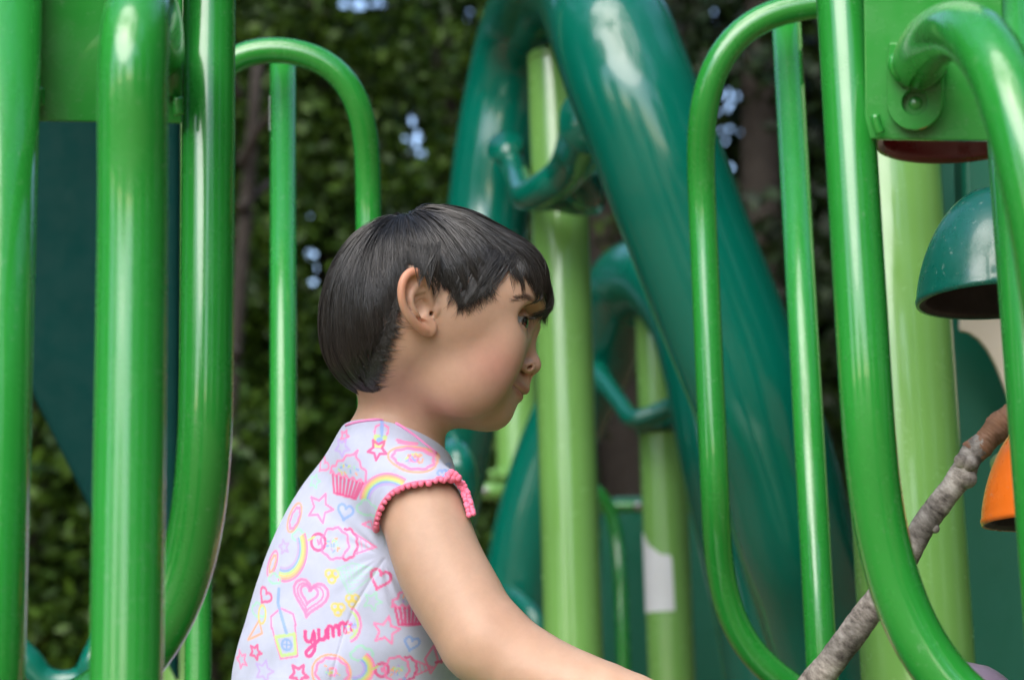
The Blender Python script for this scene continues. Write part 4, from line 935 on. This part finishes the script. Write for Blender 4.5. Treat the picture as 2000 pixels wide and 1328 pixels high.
def leaves(P, size, c1, c2, rng, droop=.4, sun=None):
    "pointed leaf blades at positions P; gaps in the canopy stay open"
    n = len(P); size = size*rng.uniform(.7, 1.3, n) if np.isscalar(size) else size
    px, py, d = project_w(P); ok = np.ones(n, bool); rp = size/d*FPX*.62
    front = (P-CAM)@_F > 1
    for hx, hy, hr in HOLES: ok &= ~(front & ((px-hx)**2+(py-hy)**2 < (hr*.5+rp*.4)**2))
    P = P[ok]; size = size[ok]; n = len(P)
    a = rng.normal(0, 1, (n, 3)); a[:, 2] -= droop; a /= np.linalg.norm(a, axis=1)[:, None]; b = np.cross(a, rng.normal(0, 1, (n, 3))); b /= np.linalg.norm(b, axis=1)[:, None]; nn = np.cross(a, b)
    s = size[:, None]
    V = np.stack([P-a*s*.5, P+b*s*.30+nn*s*.06, P+a*s*.5, P-b*s*.30+nn*s*.06], 1).reshape(-1, 3); Q = np.arange(4*n).reshape(n, 4)
    t = rng.random(n)[:, None]; C = np.array(c1)*(1-t)+np.array(c2)*t; return V, Q, np.repeat(C, 4, 0)
def crown_mesh(name, parts, parent=None, label=None, cat=None, kind=None):
    V = np.concatenate([p[0] for p in parts]); o = 0; Qs_ = []
    for p in parts: Qs_.append(p[1]+o); o += len(p[0])
    me = mesh_np(name, V, np.concatenate(Qs_), False); set_col(me, np.concatenate([p[2] for p in parts])); ob = link(name, me, M_LEAF, parent); tag(ob, label, cat, kind=kind); return ob
def clumps(cen, rad, ncl, per, spread, rng):
    "leaf positions gathered in sprays through an ellipsoid"
    v = rng.normal(0, 1, (ncl, 3)); v /= np.linalg.norm(v, axis=1)[:, None]; c = np.array(cen)+v*np.array(rad)*(rng.random(ncl)**.45)[:, None]
    return (c[:, None]+rng.normal(0, 1, (ncl, per, 3))*spread*np.array([1, 1, .55])*rng.uniform(.6, 1.5, (ncl, 1, 1))).reshape(-1, 3)
M_TRUNK = paint('trunk_bark', (.040, .033, .027), rough=.95, coat=0, var=.5, bump=.5, scale=20)
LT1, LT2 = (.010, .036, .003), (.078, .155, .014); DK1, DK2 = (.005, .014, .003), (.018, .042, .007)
def tree(x, y, h, r, label, cr, cz, ncl, per, spread, size, c1, c2, seed, lean=0):
    rng = np.random.default_rng(seed); root = empty('tree', (x, y, 0), label, 'tree', 'trees behind the playground')
    z = np.linspace(0, h, 14); P = np.stack([x+lean*z+.10*np.sin(z*.9+seed), y+.08*np.sin(z*.7), z], 1); mb = MB(); mb.tube(P, np.linspace(r, r*.35, 14), seg=20)
    for k in range(9):
        zz = rng.uniform(.35, .95)*h; a = rng.uniform(0, 6.28); L_ = cr[0]*rng.uniform(.5, .9); q0 = np.array([x+lean*zz, y, zz]); q1 = q0+np.array([math.cos(a)*L_*.5, math.sin(a)*L_*.5, .35*L_]); q2 = q0+np.array([math.cos(a)*L_, math.sin(a)*L_, .55*L_]); mb.tube(catmull([q0, q1, q2], 5), np.linspace(r*.35, .012, 11), seg=8)
    mb.build('trunk', M_TRUNK, root)
    crown_mesh('crown', [leaves(clumps((x, y, cz), cr, ncl, per, spread, rng), size, c1, c2, rng)], root); return root
def at_depth(px, py, d): return W(px, py, d)
p = W(590, 300, 9.0); tree(p[0], p[1]+.3, 7.5, .10, 'leafy tree with fresh green foliage behind the left hoop rail', (1.15, 1.0, 2.3), 3.3, 420, 90, .15, .062, LT1, LT2, 11)
p = W(60, 900, 8.0); tree(p[0]-.1, p[1], 6.5, .09, 'young tree with bright leaves glimpsed low at the far left', (.9, .8, 1.5), 2.1, 130, 60, .14, .08, LT1, LT2, 12)
p = W(1195, 430, 10.5); tree(p[0], p[1], 10, .16, 'tall tree whose grey trunk shows between pale post and teal spiral', (1.3, 1.2, 2.0), 8.2, 150, 60, .2, .10, DK1, DK2, 13)
p = W(1525, 400, 10); tree(p[0], p[1], 10, .13, 'dark trunked tree behind the right hoop rail', (1.4, 1.2, 2.2), 5.0, 90, 60, .2, .10, DK1, DK2, 14)
p = W(850, 300, 11.5); tree(p[0], p[1], 10, .12, 'dark slim tree above the child beside the teal arch', (1.2, 1.0, 2.2), 5.2, 120, 60, .2, .10, DK1, DK2, 15)
p = W(520, 800, 7.6); tree(p[0]-.1, p[1], 4.0, .06, 'low leafy sapling left of the child behind the inner bar', (.55, .6, .85), 1.75, 90, 55, .11, .07, LT1, LT2, 16)
# the wood beyond: many sprays of leaves through a deep belt, dense enough to close but for the gaps
rng = np.random.default_rng(5); parts = []
def belt(n, x0, x1, y0, y1, z0, z1, size, c1, c2, cl=26, spread=.45):
    nc = n//cl; c = np.stack([rng.uniform(x0, x1, nc), rng.uniform(y0, y1, nc), z0+(z1-z0)*rng.random(nc)**.8], 1)
    P_ = (c[:, None]+rng.normal(0, 1, (nc, cl, 3))*spread*np.array([1, 1, .6])).reshape(-1, 3); P_ = P_[P_[:, 2] > .05]
    return leaves(P_, size, c1, c2, rng)
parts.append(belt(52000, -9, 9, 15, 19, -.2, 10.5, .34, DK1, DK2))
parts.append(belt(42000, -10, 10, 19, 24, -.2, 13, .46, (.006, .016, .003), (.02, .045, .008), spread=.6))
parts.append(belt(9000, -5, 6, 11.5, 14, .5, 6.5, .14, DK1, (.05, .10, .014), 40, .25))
mb = MB()
for k in range(26):
    x = rng.uniform(-9, 9); y = rng.uniform(14, 20); mb.tube([(x, y, 0), (x+rng.normal(0, .15), y, 5), (x+rng.normal(0, .3), y, 11)], [.09, .07, .04], seg=10)
# thick far foliage that shuts out the sky except through its gaps
gx, gz = np.meshgrid(np.arange(-8, 8, .05), np.arange(-.3, 13, .05), indexing='ij'); gy = 24.5+.5*np.sin(gx*1.3+gz*.7)+.4*np.sin(gz*2.1-gx*.8)+rng.normal(0, .06, gx.shape)
SV = np.stack([gx, gy, gz], -1); nx, nz = gx.shape; id_ = np.arange(nx*nz).reshape(nx, nz); Qd = np.stack([id_[:-1, :-1], id_[1:, :-1], id_[1:, 1:], id_[:-1, 1:]], -1).reshape(-1, 4); SV = SV.reshape(-1, 3)
hx, hy, hd = project_w(SV[Qd].mean(1)); kp = np.ones(len(Qd), bool)
for a_, b_, r_ in HOLES: kp &= (hx-a_)**2+(hy-b_)**2 > (r_*.62)**2
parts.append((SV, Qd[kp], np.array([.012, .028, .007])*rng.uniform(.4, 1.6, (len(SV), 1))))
wd = crown_mesh('woods', parts, None, 'deep shady woods closing off the view behind the playground', 'woods', 'stuff')
mb.build('trunk', M_TRUNK, None).parent = wd
# woods on the near side, seen in the gloss of the paint; open lawn between
rng = np.random.default_rng(8); parts = []
for a, w, h, dist in ((38, 11, 12, 14), (-38, 11, 12, 14), (-62, 22, 11, 13), (-98, 14, 10, 13), (62, 22, 11, 13), (100, 18, 11, 13), (134, 14, 9, 14), (160, 8, 6, 16), (-132, 5, 5, 17), (-160, 6, 4, 19)):
    n = int(w*150*2.6); aa = np.radians(a+rng.normal(0, w*.42, n)); dd = dist+rng.uniform(-1.5, 1.5, n); zz = rng.random(n)**.8*h
    c = np.stack([np.sin(aa)*dd, np.cos(aa)*dd, zz], 1); P_ = (c[:, None]+rng.normal(0, .5, (n, 5, 3))).reshape(-1, 3); P_ = P_[P_[:, 2] > .1]
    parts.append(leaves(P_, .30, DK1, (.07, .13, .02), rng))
c = np.stack([rng.uniform(-9, 9, 900), rng.uniform(-9, 5.5, 900), rng.uniform(6.2, 9, 900)], 1); keep_ = (np.sin(c[:, 0]*.9+1)+np.sin(c[:, 1]*.8+.5*c[:, 0]) > -.75) & ~((c[:, 0] < -1) & (c[:, 1] < -3.5)); c = c[keep_]
P_ = (c[:, None]+rng.normal(0, .4, (len(c), 9, 3))).reshape(-1, 3); parts.append(leaves(np.concatenate([P_, P_+rng.normal(0, .3, P_.shape)]), .30, DK1, (.07, .13, .02), rng, droop=1.5))
crown_mesh('treeline', parts, None, 'line of trees on the open side of the playground', 'trees', 'stuff')
# ------------------------------------------------------------------ assemble the figure
HQ_BODY, HQ_SHIRT = .00125, .00105
LO = np.array([C3(400, 600, 1.6)[0], C3(900, 1640, 1.7)[1], 1.40]); HI = np.array([C3(1660, 600, 1.7)[0], C3(850, 395, 1.72)[1], 1.86])
import time; _t0 = time.time()
Vb, Qb = surface_nets(body_p, LO, HI, HQ_BODY)
print('T body', time.time()-_t0)
def skin_colours(V):
    C = np.tile(np.array([.57, .360, .250]), (len(V), 1)); base = C.copy()
    q = HD.to(V); m = q*[1, 0, 1]+np.abs(q)*[0, 1, 0]
    def blob(c, r, col, a):
        k = (a*np.exp(-(((m-c)/r)**2).sum(1)))[:, None]; C[:] = C*(1-k)+np.array(col)*k
    blob(L(965, 715, .055), (.026, .05, .022), (.58, .250, .205), .50)
    blob(L(930, 790, .03), (.03, .05, .016), (.55, .29, .19), .25)
    blob(L(1048, 716, 0), (.010, .012, .009), (.60, .27, .19), .4)
    blob(L(787, 560, .080), (.007, .008, .020), (.66, .26, .15), .7); blob(L(812, 532, .076), (.012, .010, .006), (.66, .26, .15), .7); blob(L(815, 635, .074), (.018, .010, .009), (.64, .28, .16), .6)
    blob(L(1010, 612, .035), (.012, .02, .004), (.42, .20, .12), .35)
    zs = np.interp(m[:, 1], SLIT[0], SLIT[1]); dz = m[:, 2]-zs; side = np.clip((.0200-m[:, 1])/.004, 0, 1)*(q[:, 0] > .06)
    up = np.clip(1-np.abs(dz-.0036)/.0042, 0, 1)*1.4; lo = np.clip(1-np.abs(dz+.0030)/.0036, 0, 1)*1.1
    k = (np.clip(np.maximum(up*(1-.6*m[:, 1]/.02), lo), 0, 1)*side*.85)[:, None]; C[:] = C*(1-k)+np.array([.44, .150, .125])*k
    # hair roots darken the scalp
    near = np.linalg.norm(V-C3(850, 600, 1.64), axis=1) < .125
    th, ph = to_pol(q[near]); te = th_end(ph)
    earm = np.clip((ear_q(m[near])-.0015)/.002, 0, 1)
    k = np.clip((te-np.where(np.abs(ph) > 1.6, .015, .10)-th)/np.where(np.abs(ph) > 1.6, .09, .16), 0, 1)*earm*.93; Cn = C[near]; C[near] = Cn*(1-k[:, None])+np.array([.035, .026, .022])*k[:, None]
    p = V
    blob2 = np.exp(-((np.linalg.norm(p-C3(990, 1225, 1.49), axis=1)/.03)**2))[:, None]*.25; C[:] = C*(1-blob2)+np.array([.60, .30, .19])*blob2
    return C
_cb = skin_colours(Vb); Vb = relax(Vb, Qb, np.clip((C3(850, 850, 1.6)[1]-Vb[:, 1])/.02, 0, 1)*np.clip((Vb[:, 1]-C3(850, 1290, 1.5)[1])/.01, 0, 1)*.8, 60); Wb = c2w(Vb); me = mesh_np('person', Wb, Qb); set_col(me, _cb)
person = link('person', me, M_SKIN)
tag(person, 'small child with short black hair in a white patterned top, leaning forward holding a stick', 'person')
def child_part(name, V, Q, mat, col=None, label=None):
    me = mesh_np(name, V, Q)
    if col is not None: set_col(me, col)
    o = link(name, me, mat); o.parent = person
    if label: o['label'] = label
    return o
Vs, Qs = surface_nets(shirt_p, SHIRT_LO, SHIRT_HI, HQ_SHIRT)
print('T shirt', time.time()-_t0)
# a real seam: shallow groove down the side
x_, y_ = 1000+Vs[:, 0]*FPX/1.575, 664-Vs[:, 1]*FPX/1.575
C_ = print_colours(Vs)
i_ = np.where((np.abs(x_-700) < 120) & (y_ > 1070) & (Vs[:, 2] < 1.66))[0]; ds = seg_dist(x_[i_], y_[i_], SEAM)
C_[i_] = C_[i_]*(1-.55*np.clip(1.5-ds/1.3, 0, 1)[:, None])+np.array([.62, .64, .78])*.55*np.clip(1.5-ds/1.3, 0, 1)[:, None]
Vs[i_, 2] += .0011*np.exp(-(ds/3.0)**2)
shirt = child_part('shirt', c2w(Vs), Qs, M_SHIRT, C_, 'white top printed with pink cupcakes, hearts, stars and the word yumm')
M_TRIM = paint('pink_crochet', lin(252, 130, 160), rough=.85, coat=0, var=.1, bump=.3)
# sleeve edging: a band with scallops standing off it
hp = catmull(HEM, 6); P3, ok = trace_px(sleeve_solid, hp[:, 0], hp[:, 1], 1.45, 1.70)
P3 = P3[ok]; s_ = np.concatenate([[0], np.cumsum(np.linalg.norm(np.diff(P3, axis=0), axis=1))])
tb = MB(); tb.tube(c2w(P3+np.array([0, 0, -.0002])), .0011, seg=8)
inner = C3(850, 1060, 1.53)
for s in np.cumsum(RNG.uniform(.0040, .0060, int(s_[-1]/.005)-1)):
    p = np.array([np.interp(s, s_, P3[:, k]) for k in range(3)]); d = inner-p; d[2] = 0; d /= np.linalg.norm(d)
    fr = s/s_[-1]; out = .0016 if fr < .62 else .0004
    blobs(tb, c2w(p+d*out+np.array([0, 0, -.0008])), .0025*RNG.uniform(.8, 1.15) if fr < .62 else .0022)
for i in range(46):                                   # gathered frill where the edging doubles over the shoulder
    fr = i/45; c = np.array([np.interp(.66+.34*fr, s_/s_[-1], P3[:, k]) for k in range(3)]); o_ = np.array([(-1)**i*.0017, .0010*math.sin(i*2.3), -.0012])
    blobs(tb, c2w(c+o_), .0021)
for dx, dy in ((0, 8), (6, 13), (13, 9), (19, 3), (10, 3), (4, 0)): blobs(tb, c2w(C3(876+dx, 936-dy, P3[len(P3)*2//3][2]+.001)), .0030)
tb.build('sleeve_trim', M_TRIM, None).parent = person
cp = catmull([(676, 829), (700, 822), (740, 818), (775, 826), (805, 845), (830, 865), (852, 883)], 6); PC, ok = trace_px(shirt_p, cp[:, 0], cp[:, 1]+2.5, 1.45, 1.75)
MB().tube(c2w(PC[ok]+np.array([0, .0004, -.0003])), .0012, seg=8).build('collar_trim', paint('pink_lavender_piping', lin(238, 150, 200), rough=.85, coat=0), None).parent = person
# eyes
def eye_mat():
    m, t, b = new_mat('eye'); at = N(t, 'ShaderNodeVertexColor'); at.layer_name = 'Col'; t.links.new(at.outputs[0], b.inputs['Base Color'])
    b.inputs['Roughness'].default_value = .08; b.inputs['Coat Weight'].default_value = 1.0; b.inputs['Coat Roughness'].default_value = .02; return m
M_EYE = eye_mat(); GAZE = np.array([math.cos(.10), .85, -.06]); GAZE /= np.linalg.norm(GAZE)
for e in EYE:
    mb = MB(); blobs(mb, np.zeros(3), EYE_R, 64, 48); U = np.array(mb.V); F_ = np.array(mb.F)
    dg = (U/EYE_R)@GAZE; a = np.degrees(np.arccos(np.clip(dg, -1, 1)))
    C = np.tile(np.array([.40, .40, .41]), (len(U), 1)); C[a < 38] = (.022, .012, .008); C[a < 15] = (.003, .003, .003); C[(a >= 38) & (a < 41)] = (.2, .18, .18)
    q = U+e+GAZE*0.0; child_part('eye', h2w(q), F_, M_EYE, C)
# hair
def hair_mat(name, col, rough):
    m, t, b = new_mat(name); b.inputs['Base Color'].default_value = (*col, 1); b.inputs['Roughness'].default_value = rough; b.inputs['Specular IOR Level'].default_value = .75
    b.inputs['Coat Weight'].default_value = .2; b.inputs['Coat Roughness'].default_value = .25; return m
M_HAIR = hair_mat('black_hair', (.030, .026, .0225), .34); _a = N(M_HAIR.node_tree, 'ShaderNodeVertexColor'); _a.layer_name = 'Col'; M_HAIR.node_tree.links.new(_a.outputs[0], M_HAIR.node_tree.nodes['Principled BSDF'].inputs['Base Color']); M_BROW = hair_mat('brow_hair', (.03, .02, .015), .5)
Ph, Rh = make_hair(27000); Pf, Rf = flyaways(260); Po, Ro = over_ear(170); Pl, Rl = lock_strands(12); Po, Ro = [np.concatenate([a_, b_]) for a_, b_ in ((np.stack([np.stack([np.interp(np.linspace(0, 1, 12), np.linspace(0, 1, 9), s_[:, c_]) for c_ in range(3)], 1) for s_ in Po]), Pl), (np.tile(Rl[:1], (len(Po), 1)), Rl))]
V1, Q1 = ribbon_mesh('h', Ph, Rh); V2, Q2 = ribbon_mesh('f', Pf, Rf); Pw, Rw = wisps(3400); V3, Q3 = ribbon_mesh('w', Pw, Rw)
V4, Q4 = ribbon_mesh('o', Po, Ro); V = np.concatenate([V1, V2, V3, V4]); Q = np.concatenate([Q1, Q2+len(V1), Q3+len(V1)+len(V2), Q4+len(V1)+len(V2)+len(V3)])
TC = np.concatenate([strand_tones(len(Ph), Ph.shape[1]), strand_tones(len(Pf), Pf.shape[1]), strand_tones(len(Pw), Pw.shape[1]), strand_tones(len(Po), Po.shape[1])])
child_part('hair', h2w(V), Q, M_HAIR, TC, 'short straight black hair with a ragged fringe')
print('T hair', time.time()-_t0)
# brows and lashes on both sides
def brow_pts():
    x = [1004, 1014, 1025, 1035, 1042]; y = [590, 584, 581, 582, 587]; n = 90; P = []
    for i in range(n):
        u = RNG.random()*4; bx, by = np.interp(u, range(5), x), np.interp(u, range(5), y)+RNG.normal(0, 3.0); P.append((bx, by))
    P = np.array(P); a = surf_pt(P[:, 0], P[:, 1]); b = surf_pt(P[:, 0]-10, P[:, 1]-3+RNG.normal(0, 2, len(P))); t = np.linspace(0, 1, 4)[None, :, None]
    S = a[:, None]*(1-t)+b[:, None]*t; S = S+np.array([.0007, .0003, .0002])*np.sin(t*3); return S
S = brow_pts(); ok = np.linalg.norm(S[:, 0]-S[:, -1], axis=1) < .012; S = S[ok]
for mir in (1, -1):
    V, Q = ribbon_mesh('b', S*[1, mir, 1], np.full(S.shape[:2], .00007)); child_part('eyebrow', h2w(V), Q, M_BROW)

LS = []
for i in range(30):
    sd = -.009+.0195*i/29; fx = math.sqrt(max((EYE_R+.0010)**2-sd**2-.0048**2, 1e-8)); c = EYE[0]+np.array([fx, sd, .0048+.0006])
    out = np.array([.0060*(1-abs(sd)*20), .0030*sd/.01, -.0012]); t = np.linspace(0, 1, 5)[:, None]; LS.append(c+out*t+np.array([0, 0, .0026])*t**2)
LS = np.array(LS); 
for mir in (1, -1):
    V, Q = ribbon_mesh('l', LS*[1, mir, 1], np.tile(np.linspace(.00018, .00005, 5), (len(LS), 1))); child_part('eyelash', h2w(V), Q, M_BROW)
# leggings and shoes, below the frame, so that the child stands on the deck
DECK_Z = .66
def w2c(p): v = np.asarray(p, float)-CAM; return np.array([v@_R, v@_U, v@_F])
hip = c2w(C3(640, 1640, 1.66)); ax_ = np.array([math.cos(math.radians(24)), math.sin(math.radians(24)), 0]); sx_ = np.array([ax_[1], -ax_[0], 0])
foot = {}
for sgn in (1, -1):
    h_ = hip+sx_*.045*sgn; kn = np.array([h_[0]+ax_[0]*.10, h_[1]+ax_[1]*.10, DECK_Z+.27]); an = np.array([h_[0]+ax_[0]*.02, h_[1]+ax_[1]*.02, DECK_Z+.055]); foot[sgn] = (h_, kn, an)
def legs_p(p):
    d = sd_ell((p-hip)@np.stack([ax_, sx_, [0, 0, 1]]).T, np.zeros(3), (.084, .105, .085))
    for s in (1, -1):
        h_, kn, an = foot[s]; d = smin(d, sd_chain(p, [h_, kn, an], [.062, .044, .030], .01), .02)
    return d
V, Q = surface_nets(legs_p, hip-[.2, .2, .55], hip+[.3, .25, .1], .005)
child_part('leggings', V, Q, paint('blue_cotton', (.06, .09, .2), rough=.9, coat=0, bump=.1))
def shoes_p(p):
    d = None
    for s in (1, -1):
        an = foot[s][2]; b = an+[0, 0, -.030]; t = b+ax_*.085; e = smin(sd_cap(p, b, t, .026, .024), sd_cap(p, an+[0, 0, .0], b, .034, .030), .01); e = smax(e, DECK_Z+.001-p[..., 2], .003); d = e if d is None else np.minimum(d, e)
    return d
V, Q = surface_nets(shoes_p, hip-[.25, .25, .55], np.array([hip[0]+.35, hip[1]+.3, DECK_Z+.15]), .004)
child_part('shoes', V, Q, paint('white_canvas', (.6, .58, .6), rough=.7, coat=0))
print('T end', time.time()-_t0); print('child verts', len(Vb), len(Vs))
